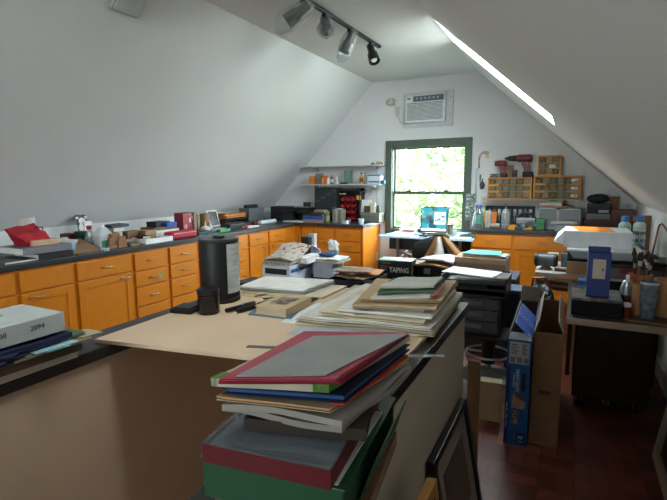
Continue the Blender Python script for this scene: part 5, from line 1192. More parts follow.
# marble box and blue holder
T, wd = G(570.5,622,2.92,z=dzr,py=318)
mbx = thing('photo_box', 'black marbled box with a printed photo lid at the desk front', 'box', T @ Vector((wd/2,.15,0)))
part('body', M(T).box((0,0,0),(wd,.3,.085),.003), print_mat('black_marble',['#0d0e12','#101218','#0b0c10','#191c24','#0e1014'],60,.2), mbx)
part('lid', M(T).box((0,0,.085),(wd,.3,.1),.002), print_mat('photo_lid',['#6d5d55','#4a4c55','#7e7670','#55473f','#38404a'],28,.35), mbx)
y = 2.98; T, wd = G(585.5,608.5,y,z=dzr+.1,py=300); hB = zg(253,y,597)-dzr-.1
bh = thing('magazine_holder', 'tall blue holder with a cream label, standing on the marbled box', 'holder', T @ Vector((wd/2,.05,0)))
m = M(T); m.box((0,0,0),(wd,.004,hB-.0)); m.box((0,.1,0),(wd,.104,hB+.025)); m.box((0,.004,0),(.004,.1,hB)); m.box((wd-.004,.004,0),(wd,.1,hB)); m.box((0,0,0),(wd,.104,.004))
part('body', m, mat('#1b3272',.45), bh); part('label', M(T).box((wd*.22,-.001,hB*.42),(wd*.78,0,hB*.86)), mat('#b3a794',.6), bh)
part('label_mark', M(T).box((wd*.62,-.0016,hB*.6),(wd*.7,-.001,hB*.66)), mat('#5b554e',.6), bh)
a = xg(578,3.45,290); flat_box('blue and white small carton at the back of the desk', LM((a,3.5,dzr)), .16, .1, .09, mat('#8fa6c4',.5), mat('#2b62a8',.5))
a = xg(581,3.3,290); flat_box('black flat recorder behind the marbled box', LM((a+.13,3.4,dzr)), .13, .09, .12, BLACKM, BLACK)
def cyl_at(px, py0, py1, y, r): x = xg(px,y,py0); return x, dzr, zg(py1,y,px)-dzr
x,_,h = cyl_at(626,300,275,3.16,0); spc = thing('spray_can', 'silver spray can with a domed top beside the blue holder', 'can', (x,3.16,dzr))
part('body', M().lathe([(.034,0),(.036,.004),(.036,h*.62),(.03,h*.7)],(x,3.16,dzr)), mat('#8b9096',.35,.5), spc); part('dome', M().lathe([(.03,h*.7),(.024,h*.82),(.012,h*.86)],(x,3.16,dzr)), STEEL, spc); part('nozzle', M().lathe([(.01,h*.86),(.01,h),(.006,h+.002)],(x,3.16,dzr)), WHITE, spc); part('label_band', M().lathe([(.0365,h*.2),(.0365,h*.45)],(x,3.16,dzr),closed=False), mat('#5c3a3a',.4), spc)
x,_,h = cyl_at(626.5,300,294,2.99,0); h = .075; pb = thing('pill_bottle', 'amber pill bottle with a white cap at the desk front', 'bottle', (x,2.98,dzr))
part('body', M().lathe([(.023,0),(.024,.004),(.024,h*.82),(.02,h*.86)],(x,2.98,dzr)), mat('#7d2f12',.25), pb); part('cap', M().lathe([(.025,h*.84),(.025,h*1.05),(.022,h*1.08)],(x,2.98,dzr)), mat('#cfc6bd',.5), pb)
x = xg(639,3.36,290); py_ = 3.36; h = zg(273.5,3.36,639)-dzr
tp = thing('terracotta_pot', 'terracotta pot holding brushes at the back of the desk', 'pot', (x,py_,dzr))
part('body', M().lathe([(.05,0),(.052,.004),(.06,h*.85),(.064,h*.86),(.064,h),(.056,h),(.045,.01),(0,.01)],(x,py_,dzr),closed=False), TERRA, tp)
for k in range(7):
    an = 2*PI*k/7; hh = [.17,.22,.2,.25,.19,.23,.21][k]; b0 = Vector((x+.02*math.cos(an),py_+.02*math.sin(an),dzr+.012)); b1 = Vector((x+.05*math.cos(an)+.005,py_+.05*math.sin(an),dzr+h+hh*.62))
    t = thing('paint_brush', ['dark brush with thick bristles in the terracotta pot, leftmost','black handled brush in the terracotta pot','slim wooden brush in the terracotta pot','tallest wooden brush in the terracotta pot','stubby dark brush in the terracotta pot','brown brush leaning right in the terracotta pot','thin brush at the front of the terracotta pot'][k], 'brush', b0, 'brushes in the terracotta pot')
    d = (b1-b0); part('handle', M().tube([b0,b0+d*.72],.006), mat(['#2a221d','#161616','#7d5c3a','#8d6a45','#1f1b18','#5a3c26','#6b5134'][k],.5), t); part('ferrule', M().cyl(b0+d*.72,b0+d*.82,.008), STEEL, t); part('bristles', M().lathe([(.008,0),(.014,.02),(.004,d.length*.18)],b0+d*.82,12,d), mat('#3a2d22',.9), t)
def pot(label, px, y, r, py_top, c, nm='clay_cylinder'):
    x = xg(px,y,300); h = zg(py_top,y,px)-dzr
    return solo(nm, M().lathe([(r,0),(r,h),(r-.006,h),(r-.006,.01),(0,.01)],(x,y,dzr),28,closed=False), c, label, 'pot')
pot('slim tan clay cylinder between the spray can and the painted glass', 637.5, 3.08, .03, 284, mat('#ad7c50',.8))
pot('big tan clay cylinder at the right end of the desk', 666, 3.12, .065, 279, mat('#b58353',.8))
x = xg(648.5,3.02,300); h = zg(281.5,3.02,648)-dzr
gl = thing('painted_glass', 'tumbler printed with a landscape in the front of the pots', 'glass', (x,3.02,dzr)); part('body', M().lathe([(.034,0),(.046,h),(.043,h),(.031,.006),(0,.006)],(x,3.02,dzr),24,closed=False), mat('#66747a',.15,var=.45,scale=30), gl); part('rim', M().lathe([(.0465,h-.012),(.0468,h),(.043,h)],(x,3.02,dzr),24,closed=False), mat('#bfc4c6',.15), gl)
solo('drawing_pencil', M().cyl((.3,2.9,dzr+.006),(.52,2.87,dzr+.006),.004,n=6), mat('#8d6a3c',.5), 'pencil lying along the desk front edge', 'pencil')
solo('dark_tray', M().box((.33,2.93,dzr),(.56,2.95,dzr+.0)) if False else M().lathe([(.1,0),(.11,.008),(.1,.008),(.09,.003),(0,.003)],(.5,2.97,dzr),32,closed=False), mat('#1a1716',.3), 'round dark tray under the painted glass', 'tray') if False else None

# ------------------------------------------------------------------ behind the desk: grey cabinet, board, foam boxes
gc = thing('grey_cabinet', 'plain grey cabinet behind the desk pots', 'cabinet', (.46,4.5,0)); part('body', M().box((.29,4.12,.06),(.64,4.98,.836),.004), mat('#6f6d6c',.6), gc); part('plinth', M().box((.31,4.15,0),(.62,4.95,.06)), DGREY, gc); part('back_edge', M().box((.285,4.11,.8),(.645,4.12,.836)), mat('#4f4d4c',.6), gc)
solo('drawing_board', M().box((-.0,4.02,.837),(.645,4.56,.852),.002), mat('#141211',.8,spec=.2), 'dark board bridging the kraft carton and the grey cabinet', 'board')
hb = at(640,250,'y',4.12)
z1 = .853
tz1 = zg(249,4.12,600); 
T = LM((xg(568,4.12,258),4.05,z1)); wd = xg(641,4.12,258)-xg(568,4.12,258); th_ = tz1-z1
tr2 = thing('foam_tray', 'white foam tray with a flared rim on the dark board', 'tray', T @ Vector((wd/2,.19,0)))
part('body', M(T).hexa([(.04,.04,0),(wd-.03,.04,0),(wd-.03,.36,0),(.04,.36,0)],[(0,0,th_-.02),(wd,0,th_-.02),(wd,.38,th_-.02),(0,.38,th_-.02)]), mat('#c3c6ca',.6), tr2); part('rim', M(T).box((-.012,-.018,th_-.02),(wd+.012,.39,th_),.005), mat('#cdd0d3',.6), tr2)
z2 = z1+th_+.001; zt2 = zg(232,4.1,600)
T = LM((xg(564,4.1,240),4.12,z2)); wd = xg(633,4.1,240)-xg(564,4.1,240); h = zt2-z2
fx = thing('foam_box', 'large white foam box with an orange sheet on top', 'box', T @ Vector((wd/2,.2,0)))
part('body', M(T).box((0,0,0),(wd,.42,h),.006), mat('#d6d9dc',.6), fx)
part('flap', M(T).hexa([(-.075,.03,h*.3),(-.002,.0,h*.15),(-.002,.25,h*.4),(-.06,.25,h*.5)],[(-.07,.03,h*.34),(-.0015,.0,h*.99),(-.0015,.3,h*.99),(-.055,.28,h*.62)]), mat('#dfe3e8',.6), fx)
solo('orange_sheet', M(T).sheet([(wd*.22,.02,h+.001),(wd*.76,.02,h+.001),(wd*.68,.39,h+.001),(wd*.1,.38,h+.001)],.003,.002), mat('#e8861a',.5), 'bright orange sheet lying on the white foam box', 'sheet')
def dotbottle(label, px, y, zb):
    x = xg(px,y,235); ztop = zg(216,y,px); H = ztop-zb; r = .047
    t = thing('juice_bottle', label, 'bottle', (x,y,zb), 'blue-capped bottles')
    part('body', M().lathe([(r*.95,0),(r,.01),(r,H*.72),(r*.95,H*.78),(r*.5,H*.86)],(x,y,zb),24), mat('#a9c4b8',.35), t)
    part('label_band', M().lathe([(r*1.01,H*.08),(r*1.01,H*.66)],(x,y,zb),24,closed=False), mat('#cfd8da',.45), t)
    part('cap', M().lathe([(r*.56,H*.84),(r*.6,H*.87),(r*.6,H*.97),(r*.5,H)],(x,y,zb),20), mat('#1f78c4',.4), t)
    for k in range(-2,3):
        an = -PI/2+.35+k*.75; n_ = Vector((math.cos(an),math.sin(an),0))
        for q,(c_,rr) in enumerate((('#24333a',.016),('#2b86b8',.014),('#24333a',.015))):
            p = Vector((x,y,zb+H*(.18+.19*q)))+n_*(r*1.0); m = M().lathe([(rr*(.55 if q != 1 else .0),.0),(rr,0),(rr,.0025),(rr*(.55 if q != 1 else .0),.0025)],p,14,n_,closed=False); part('printed_dot', m, mat(c_,.4), t)
dotbottle('blue-capped dotted bottle behind the foam box, left of two', 624, 4.72, .837)
dotbottle('blue-capped dotted bottle behind the foam box, right of two', 639, 4.66, .837)
solo('brown_board', M().hexa([(.56,5.0,.0),(.64,5.0,0),(.64,5.4,0),(.56,5.4,0)],[(.615,5.0,1.13),(.635,5.0,1.13),(.635,5.4,1.17),(.615,5.4,1.17)]) if False else M().box((.52,5.02,0),(.655,5.035,1.14)), mat('#8a6b4c',.8), 'brown cardboard sheet standing against the right wall behind the bottles', 'cardboard')
solo('copper_pipe', M().tube([(.60,4.42,.853),(.61,4.42,.95),(.625,4.42,1.07),(.632,4.42,1.105),(.645,4.41,1.115),(.653,4.36,1.1),(.653,4.1,1.06),(.652,3.9,1.03)],.007), mat('#7a4a30',.35,.6), 'bent copper pipe rising beside the right wall', 'pipe')
cl = thing('bar_clamp', 'red-handled bar clamp hung on the front of the grey cabinet', 'clamp', (.43,4.1,.74))
part('bar', M().box((.3,4.095,.795),(.63,4.108,.812)), mat('#5a1c22',.4), cl); part('handle', M().cyl((.36,4.085,.77),(.46,4.085,.77),.014), RED, cl); part('jaw', M().box((.45,4.08,.755),(.47,4.109,.815),.003), DRED, cl)
cl = thing('pipe_clamp', 'grey metal clamp at the right end of the dark board', 'clamp', (.6,4.08,.853))
part('bar', M().cyl((.48,4.09,.866),(.64,4.09,.866),.011), STEEL, cl); part('head', M().box((.6,4.075,.853),(.64,4.11,.9),.005), GREY, cl)

# ------------------------------------------------------------------ tall boxes on the floor
bl0, bl1 = Vector((-.262,2.622,0)), Vector((-.142,2.624,0))
T, wd = FR(bl0, bl1); H = .605; D = .93; BX = mat('#14518f',.4); BXI = mat('#4a3a2c',.8)
bb = thing('blue_box', 'tall narrow blue product box standing open on the floor', 'box', T @ Vector((wd/2,D/2,0)))
m = M(T); t_ = .004
m.box((0,0,0),(wd,t_,H)); m.box((0,t_,0),(t_,D,H)); m.box((wd-t_,t_,0),(wd,D,H)); m.box((t_,D-t_,0),(wd-t_,D,H)); m.box((t_,t_,0),(wd-t_,D-t_,t_)); part('body', m, BX, bb)
m = M(T); i_ = t_+.0006; m.box((i_,i_,i_),(i_+.001,D-i_,H-.001)); m.box((wd-i_-.001,i_,i_),(wd-i_,D-i_,H-.001)); m.box((i_,D-i_-.001,i_),(wd-i_,D-i_,H-.001)); m.box((i_,i_,i_),(wd-i_,i_+.001,H-.001)); part('lining', m, BXI, bb)
part('front_flap', M(T).hexa([(0,0,H),(wd,0,H),(wd-.004,.003,H),(.004,.003,H)],[(.012,.045,H+.028),(wd-.012,.045,H+.028),(wd-.012,.048,H+.026),(.012,.048,H+.026)]), mat('#a9b4bd',.35), bb)
part('back_flap', M(T).hexa([(0,D-.003,H),(wd,D-.003,H),(wd,D,H),(0,D,H)],[(-.0,D+.02,H+.1),(wd,D+.02,H+.1),(wd,D+.023,H+.1),(0,D+.023,H+.1)]), mat('#8d8378',.7), bb)
lf = part('side_flap', M(T).hexa([(wd-.003,.02,H),(wd,.02,H),(wd,.5,H),(wd-.003,.5,H)],[(wd-.088,.03,H+.085),(wd-.085,.03,H+.087),(wd-.085,.49,H+.087),(wd-.088,.49,H+.085)]), mat('#2f6bd0',.4), bb)
part('left_flap_edge', M(T).box((0,.05,H),(.003,D-.1,H+.02)), mat('#9a9187',.7), bb)
r_ = (T.to_3x3() @ Vector((1,0,0))); u_ = Vector((0,0,1)); f_ = -(T.to_3x3() @ Vector((0,1,0)))
def on_face(x, z): return T @ Vector((x,-.0008,z))
lb = part('shipping_label', M(T).box((.012,-.0012,H-.135),(wd-.008,0,H-.012)), mat('#a8a9a8',.6), bb)
bc_ = M(T)
for k in range(3): 
    for q in range(7): bc_.box((.018+k*.034+q*.0035,-.0018,H-.128),(.018+k*.034+q*.0035+.002,-.0012,H-.098))
for k in range(5): bc_.box((.02,-.0018,H-.03-k*.012),(.05+.01*(k%2),-.0012,H-.026-k*.012)); bc_.box((.075,-.0018,H-.03-k*.012),(.1-.006*(k%2),-.0012,H-.025-k*.012))
part('barcode', bc_, BLACKM, bb)
VT = lambda x,z: face_frame(on_face(x,z),(0,0,-1),r_)
WT = mat('#b9cadb',.5)
text('box_lettering','HEAVY-DUTY',.026,VT(.058,.375),WT,bb,sx=.82); text('box_lettering_small','STORAGE BAG',.012,VT(.04,.375),WT,bb)
part('brand_badge', M(T).box((.08,-.0014,.32),(.1,0,.42),.0), mat('#16181c',.4), bb)
part('navy_strip', M(T).box((0.001,-.0008,0.002),(.022,-.0,.45)), mat('#0f2a5c',.4), bb)
text('strip_lettering','Heavy Bag  |  Daily  |  Group',.0125,VT(.011,.17),WT,bb)
pic = part('product_picture', M(T).prism_y([(.035,.215),(.1,.215),(.105,.26),(.085,.3),(.045,.31),(.035,.27)],-.0014,0), mat('#8f7660',.5), bb); part('picture_shade', M(T).prism_y([(.045,.31),(.085,.3),(.105,.262),(.095,.262),(.05,.285)],-.0018,-.0014), mat('#4d4038',.5), bb)
part('small_photo', M(T).box((.04,-.0014,.12),(.072,0,.155)).box((.04,-.0014,.16),(.072,0,.2)), print_mat('tiny_photo',['#6b5a4a','#3b332c','#8a7864'],90), bb)
part('size_badge', M(T).box((.066,-.0013,.012),(.108,0,.075)), mat('#0d2450',.4), bb); text('size_lettering','60',.028,face_frame(T @ Vector((.087,-.0016,.05)),r_,u_),WT,bb); text('size_lettering_small','PACK',.011,face_frame(T @ Vector((.087,-.0016,.024)),r_,u_),WT,bb)
# flap lettering on its outer (right) and inner faces, slanting
fo = T @ Vector((wd-.006,.46,H+.055)); fu = (T @ Vector((wd+.0,.5,H+.12)) - T @ Vector((wd-.003,.5,H))).normalized(); fr_ = (T.to_3x3() @ Vector((0,1,0)))
text('flap_lettering','HEAVY\nDUTY',.042,face_frame(T @ Vector((wd-.04,.24,H+.0465)),Vector((-.085,0,.087)),-fr_),mat('#c9dcf2',.4),bb)
c0, c1 = Vector((-.135,2.675,0)), Vector((.01,2.677,0)); T2, w2 = FR(c0, c1); H2 = .645; D2 = .8
cbx = thing('cardboard_box', 'tall narrow brown cardboard box beside the blue box', 'box', T2 @ Vector((w2/2,D2/2,0)))
m = M(T2); m.box((0,0,0),(w2,t_,H2)); m.box((0,t_,0),(t_,D2,H2)); m.box((w2-t_,t_,0),(w2,D2,H2)); m.box((t_,D2-t_,0),(w2-t_,D2,H2)); m.box((t_,t_,0),(w2-t_,D2-t_,t_)); part('body', m, mat('#7d5c40',.8), cbx)
part('flap', M(T2).hexa([(0,.02,H2),(.004,.02,H2),(.004,D2-.02,H2),(0,D2-.02,H2)],[(.02,.03,H2+.06),(.024,.03,H2+.06),(.024,D2-.05,H2+.06),(.02,D2-.05,H2+.06)]), mat('#b7a48e',.7), cbx); part('flap', M(T2).hexa([(w2-.004,.02,H2),(w2,.02,H2),(w2,D2-.02,H2),(w2-.004,D2-.02,H2)],[(w2-.03,.04,H2+.055),(w2-.026,.04,H2+.055),(w2-.026,D2-.05,H2+.055),(w2-.03,D2-.05,H2+.055)]), mat('#a8937c',.7), cbx)
part('printed_mark', M(T2).box((.035,-.001,.30),(.095,0,.322)), mat('#4c372a',.7), cbx)

# paper bag, cardboard slab, framed pictures by the stair wall
solo('paper_bag', M(LM((-.47,2.83,0),.06)).hexa([(0,0,0),(.165,0,0),(.165,.1,0),(0,.1,0)],[(0,.01,.24),(.165,.01,.245),(.16,.09,.24),(.005,.09,.24)]), mat('#a08f6e',.75), 'beige paper bag standing on the floor before the stool base', 'bag')
solo('cardboard_slab', M().box((-.385,2.15,0),(-.328,2.17,.625),.002), mat('#84603f',.8), 'narrow brown cardboard slab at the end of the stair wall', 'cardboard')
def frame_thing(name, label, A, Bq, up, h, fw, th, fm, inner, mats_=None, matw=.07, cat='picture frame'):
    """picture frame standing on its lower edge A -> B, rising along 'up'; front towards r x u"""
    A = Vector(A); Bq = Vector(Bq); FTq = face_frame(A, Bq-A, up); W = (Bq-A).length
    t = thing(name, label, cat, (A+Bq)/2); m = M(FTq)
    m.box((0,0,-th),(fw,h,0),.002); m.box((W-fw,0,-th),(W,h,0),.002); m.box((fw,0,-th),(W-fw,fw,0),.002); m.box((fw,h-fw,-th),(W-fw,h,0),.002); part('frame', m, fm, t)
    part('mount', M(FTq).box((fw,fw,-th*.7),(W-fw,h-fw,-th*.5)), mats_ or OFFW, t)
    part('picture', M(FTq).box((fw+matw,fw+matw,-th*.5),(W-fw-matw,h-fw-matw,-th*.46)), inner, t)
    part('pane', M(FTq).box((fw,fw,-th*.3),(W-fw,h-fw,-th*.26)), clear_mat('picture_glass','#ffffff',.1,.01), t)
    return t
upv = Vector((-.09,0,.49)).normalized()
frame_thing('framed_picture', 'black framed picture leaning on the stair wall', (-.278,1.49,0), (-.278,2.05,0), upv, .5, .028, .03, mat('#101216',.3), mat('#6a5a50',.6), mat('#a39a8e',.7), .085)
gtop = at(436,484,'y',1.22)
gz = gtop.z; up2 = Vector((-.12,0,.98)).normalized()
frame_thing('gold_frame', 'carved gold picture frame leaning before the black frame', (gtop.x+.12*gz/.98,.78,0), (gtop.x+.12*gz/.98,1.235,0), up2, gz/.98*1.0, .035, .03, mat('#b98a45',.35,.5), mat('#54453a',.6))
up3 = Vector((.13,0,.9)).normalized()
ff = frame_thing('leaning_frame', 'large pale wooden frame leaning on the right wall', (.462,2.83,0), (.46,1.75,0), up3, .95, .05, .045, mat('#9d8f7c',.5), mat('#1c1a1c',.25), mat('#221d1c',.5), .0)

# ------------------------------------------------------------------ on the stair wall: board and everything on it
zB = .919
bd = [(-1.45,1.03),(-.425,1.2),(-.425,2.09),(-1.48,2.07)]
solo('tan_board', M().prism(bd,.9055,.9185), MAPLE, 'large tan board laid across the stair walls', 'board')
# drum tower
TX, TY = -1.415, 1.655; h = zg(239,1.62,218)-zB
tw = thing('storage_tower', 'tall black drum tower with a silver slatted side on the board', 'tower', (TX,TY,zB))
rr = .088; poly = [(rr*math.cos(a),rr*math.sin(a)) for a in [PI*.0+k*2*PI/40 for k in range(40)]]
TT = LM((TX,TY,zB))
part('base', M(TT).lathe([(.085,0),(.088,.004),(.088,.018),(.084,.02)],(0,0,0),36), BLACKM, tw)
bodyp = [(rr*math.cos(a),rr*math.sin(a)) for a in [math.radians(52)+k*math.radians(278)/30 for k in range(31)]]
part('body', M(TT).prism(bodyp,.02,h-.014), mat('#0b0b0d',.5), tw)
a0, a1 = math.radians(-28), math.radians(50)
sp_p = [(rr*1.0*math.cos(a0+k*(a1-a0)/10),rr*1.0*math.sin(a0+k*(a1-a0)/10)) for k in range(11)]
m = M(TT)
for k in range(9):
    zz = .045+k*(h-.065)/9; m.prism(sp_p+[(rr*.8*math.cos(a1),rr*.8*math.sin(a1)),(rr*.5*math.cos((a0+a1)/2),rr*.5*math.sin((a0+a1)/2)),(rr*.8*math.cos(a0),rr*.8*math.sin(a0))],zz,zz+(h-.065)/9-.0015)
part('silver_slats', m, mat('#c3c7ca',.4,.2), tw)
part('lid', M(TT).lathe([(.09,h-.013),(.091,h-.01),(.091,h-.003),(.086,h)],(0,0,0),40), mat('#2b2c2f',.35), tw); part('knob', M(TT).box((-.025,-.012,h),(.025,.012,h+.01),.004), BLACK, tw)
x, y = -1.315, 1.46; h = zg(288,1.46,208)-zB
bj = thing('black_jar', 'squat black jar with a screw lid in front of the drum tower', 'jar', (x,y,zB)); part('body', M().lathe([(.042,0),(.044,.003),(.044,h*.74),(.04,h*.78)],(x,y,zB),28), mat('#0e0e10',.25), bj); part('lid', M().lathe([(.045,h*.78),(.046,h*.8),(.046,h*.98),(.043,h)],(x,y,zB),28), mat('#151517',.35), bj)
wl = thing('mesh_box', 'small black mesh box on the board left of the jar', 'box', (-1.41,1.43,zB)); TT = LM((-1.46,1.385,zB),.2); part('body', M(TT).box((0,0,0),(.1,.09,.018),.004), BLACKM, wl); part('lid', M(TT).box((.01,.01,.018),(.09,.09,.024),.002), mat('#2c2d30',.5), wl)
solo('charger_cable', M().tube([(-1.44,1.5,zB+.004),(-1.47,1.56,zB+.006),(-1.43,1.6,zB+.004),(-1.38,1.57,zB+.004),(-1.36,1.52,zB+.004)],.003), BLACK, 'thin black cable curled behind the mesh box', 'cable')
for k,(p,q,l) in enumerate((((-1.245,1.485),(-1.215,1.64),'black marker pen by the jar, nearer one'),((-1.20,1.5),(-1.165,1.69),'black marker pen by the jar, farther one'))):
    p = Vector((*p,zB+.011)); q = Vector((*q,zB+.011)); t = thing('marker_pen', l, 'pen', (p+q)/2-Vector((0,0,.011)), 'marker pens'); d = q-p
    part('barrel', M().cyl(p,p+d*.6,.0095), mat('#141416',.3), t); part('cap', M().lathe([(.0108,0),(.0108,d.length*.36),(.008,d.length*.4)],p+d*.6,14,d), BLACK, t); part('band', M().cyl(p+d*.52,p+d*.55,.01), GREY, t)
# book on pad
c = [at(px,py,'z',zB) for px,py in ((248,315),(291,320),(309,303),(270,298))]
paper('thin blue-grey pad under the thick paperback', [(v.x,v.y) for v in c], zB, .005, mat('#5a7288',.6), 'note_pad', 'pad', wav=0)
T, wd = FR(at(255,313.5,'z',zB+.006), at(286,317.5,'z',zB+.006)); T = T
book('thick tan paperback with a brown cover picture, on the board', T, wd, .22, .033, mat('#c4a985',.6), mat('#b7a58a',.8), title=print_mat('cover_print',['#5c4a3c','#8a7258','#3c3640','#a08a6c'],40), spine='x1')
for k,(p,q,l) in enumerate((((-1.30,1.76),(-1.2,1.92),'thin dark pencil on the board behind the book, left'),((-1.24,1.74),(-1.12,1.86),'thin dark pencil on the board behind the book, right'))):
    solo('drawing_pencil', M().cyl((*p,zB+.004),(*q,zB+.004),.004,n=6), mat('#2b2724',.5), l, 'pencil')
# foam boards
def px4(l, z): return [(v.x,v.y) for v in (at(px,py,'z',z) for px,py in l)]
FB = [('tan card sheet at the bottom of the white board stack',[(243,296),(333,305),(354,290),(268,283)],.004,'#d3bc9a'),
      ('cream card second from the bottom of the white board stack',[(242,292.5),(322,299),(347,287),(268,281)],.007,'#ddd1b9'),
      ('grey-edged foam board in the white board stack',[(240,290),(305,294.5),(335,283.5),(264,279)],.009,'#8e9090'),
      ('top white foam board behind the thick paperback',[(240,287.5),(304,291.5),(334,281),(265,277.5)],.008,'#eeeeea')]
z = zB
for k,(l,c_,th,col) in enumerate(FB):
    paper(l, px4(c_,z), z, th, mat(col,.7), 'foam_board', 'board', 'white boards stacked on the tan board', wav=.002, seed=k); z += th+.003
c = px4([(303,303),(312,303),(340,290),(332,288)],zB); solo('black_strap', M().sheet([Vector((p[0],p[1],zB)) for p in c],.012,.004), mat('#191a1c',.5), 'folded black strap between the white boards and the paper pile', 'strap')
# the big pile of paper and folders
PL = [('large white sheet at the very bottom of the big paper pile',[(281,322),(418,336),(457,306),(345,288)],.003,'#e3e5e6',0),
      ('greenish cream folder, lowest folder of the big paper pile',[(292,322.5),(431,337),(461,301),(355,287)],.014,'#bcb096',1),
      ('manila folder, second from the bottom of the big paper pile',[(304,318.5),(433,331),(461,296),(364,286)],.013,'#ddd8cc',2),
      ('cream folder with ragged papers, third from the bottom of the big pile',[(318,315),(427,325),(459,294),(372,285)],.011,'#d8cab0',3),
      ('wide pale drawing sheets in the middle of the big paper pile',[(338,310),(431,319),(458,290),(381,283)],.008,'#e4e2dc',4),
      ('grey-tan folder above the drawing sheets in the big pile',[(349,308),(425,313),(456,289),(385,282)],.008,'#c6b79d',5),
      ('tan folder, lower of the two tan ones near the pile top',[(356,307),(438,310),(456,285),(378,282)],.012,'#bb9d74',6),
      ('tan folder, upper of the two tan ones near the pile top',[(358,302),(438,304),(455,282),(380,280)],.009,'#c4a57a',7),
      ('white folder under the green one on the big pile',[(371,299),(434,299),(447,281),(396,280)],.008,'#e2dfd8',8),
      ('dark green folder near the top of the big pile',[(374,293),(437,292.5),(446,280),(396,280)],.01,'#1d6038',9),
      ('pale grey folder on top of the big paper pile',[(376,288),(437,287),(446,278.5),(398,278.5)],.008,'#d2d0c7',10)]
z = zB+.0
jr = random.Random(5)
for l,c_,th,col,k in PL:
    c_ = [(a+jr.uniform(-3.5,3.5)*(k>0), b+jr.uniform(-.8,.8)*(k>0)) for a,b in c_]
    if k in (0,4): paper(l, px4(c_,z), z, th, mat(col,.7), 'paper_sheet', 'paper', 'big paper pile', wav=.003, seed=k)
    else: folder(l, px4(c_,z), z, th, mat(col,.7), [PAPER,mat('#9a8a70',.8),OFFW,mat('#8f7f66',.8)][k%4], seed=k, wav=.006, group='big paper pile')
    z += th+.004
paper('loose red slip sticking out of the dark green folder', px4([(430,296),(438,296),(446,283),(441,282)],z-.024), z-.0235, .001, RED)
def ruler_px(l, pa, pb, w_, z, c_):
    T, wd = FR(at(*pa,'z',z), at(*pb,'z',z)); t = thing('steel_ruler', l, 'ruler', T @ Vector((wd/2,w_/2,0)))
    part('blade', M(T).box((0,0,0),(wd,w_,.0015)), mat(c_,.4,.6), t); m = M(T)
    for q in range(int(wd/.01)): m.box((.005+q*.01,w_*.6,.0015),(.006+q*.01,w_*(.98 if q%5==0 else .85),.0017))
    part('scale_marks', m, BLACKM, t); return t
ruler_px('short grey ruler at the near edge of the tan board', (246,347.5), (288,349.5), .02, zB, '#6d6a66')
ruler_px('steel ruler poking out over the dark cap', (396,357), (445,357.5), .022, .922, '#8f9496')
paper('pale blue-grey sheet below the big paper pile', px4([(287,334),(400,343),(405,332),(300,327)],zB), zB, .002, mat('#b6bcc2',.6), wav=0)

# ------------------------------------------------------------------ foreground stack of folders on the stair wall
def lay(l, z): return [Vector((at(px,py,'z',z).x, at(px,py,'z',z).y, z)) for px,py in l]
zc = .906
T, wd = FR((-.50,.575,zc),(-.272,.61,zc))
carton('brown cardboard box at the bottom of the foreground stack', LM((-.52,.57,zc),.14), .265, .27, .03, mat('#7d5b3f',.8))
GB = LM((-.515,.54,zc+.032),.1)
gb = thing('green_file_box', 'dark green file box near the bottom of the foreground stack', 'box', GB @ Vector((.12,.15,0)))
part('body', M(GB).box((0,0,0),(.245,.31,.068),.002), mat('#1c4a2c',.45), gb); part('lid_flap', M(GB).hexa([(.246,.06,.003),(.249,.06,.003),(.249,.31,.003),(.246,.31,.003)],[(.268,.09,.072),(.271,.09,.072),(.271,.31,.072),(.268,.31,.072)]), mat('#1f5231',.4), gb); part('lid', M(GB).box((-.003,-.003,.0685),(.249,.313,.072),.001), mat('#1f5030',.45), gb)
z = zc+.106
paper('white sheet between the red box and the green file box', [(-.515,.54),(-.28,.565),(-.3,.8),(-.5,.8)], z, .002, PAPER, wav=.002)
z += .004; RBm = LM((-.495,.52,z),.12); RW, RD, RH = .215, .29, .034
rx = thing('red_box', 'dark red stationery box with a clear lid over grey sheets', 'box', RBm @ Vector((RW/2,RD/2,0)))
m = M(RBm); m.box((0,0,0),(RW,RD,.003)); m.box((0,0,.003),(RW,.003,RH-.004)); m.box((0,RD-.003,.003),(RW,RD,RH-.004)); m.box((0,.003,.003),(.003,RD-.003,RH-.004)); m.box((RW-.003,.003,.003),(RW,RD-.003,RH-.004)); part('tray', m, mat('#5c0f17',.4), rx)
part('grey_sheets', M(RBm).box((.006,.006,.004),(RW-.006,RD-.006,RH-.008)), mat('#a5a6a8',.6), rx); part('clear_lid', M(RBm).box((-.001,-.001,RH-.003),(RW+.001,RD+.001,RH)), clear_mat('clear_lid','#e9eef2',.12,.05,.05), rx)
z += RH+.001
T3 = LM((-.455,.575,z),.28); book('dark brown binder on the red box, under the bubble packs', T3, .2, .26, .02, mat('#33261d',.5), mat('#4d3a22',.7), 'binder', 'binder', spine='y0'); z += .021
for k,(l,c_) in enumerate((('milky plastic pack, lower of two in the foreground stack','#c4c3c2'),('milky plastic pack, upper of two in the foreground stack','#cfcecb'))):
    cc = lay([(222,412-k*4),(342,431-k*7),(411,372-k*5),(318,358)], z)
    solo('plastic_pack', M().sheet(cc,.0105,.011,14,14,seed=k+20,lift=lambda u,v:.002*math.sin(6*u+9*v)-.004*abs(u-.5)), clear_mat('milky_film_%d'%k,c_,.1,.3,.75,['#a49c92','#b0a89e'][k]), l, 'pack', 'milky packs'); z += .0155
cc = lay([(216,400),(330,413),(409,362),(300,352)], z); folder('cream folder with an orange card inside, above the milky packs', [(p.x,p.y) for p in cc], z, .007, mat('#b29a7c',.6), mat('#c98a4a',.6), seed=31, wav=.002); z += .0085
cc = lay([(330,404),(345,405),(409,357),(398,353)], z); paper('bright orange card corner sticking out of the stack', [(p.x,p.y) for p in cc], z-.001, .002, mat('#c5431c',.6))
z += .0025
cc = lay([(222,394),(345,403),(410,350),(318,344)], z)
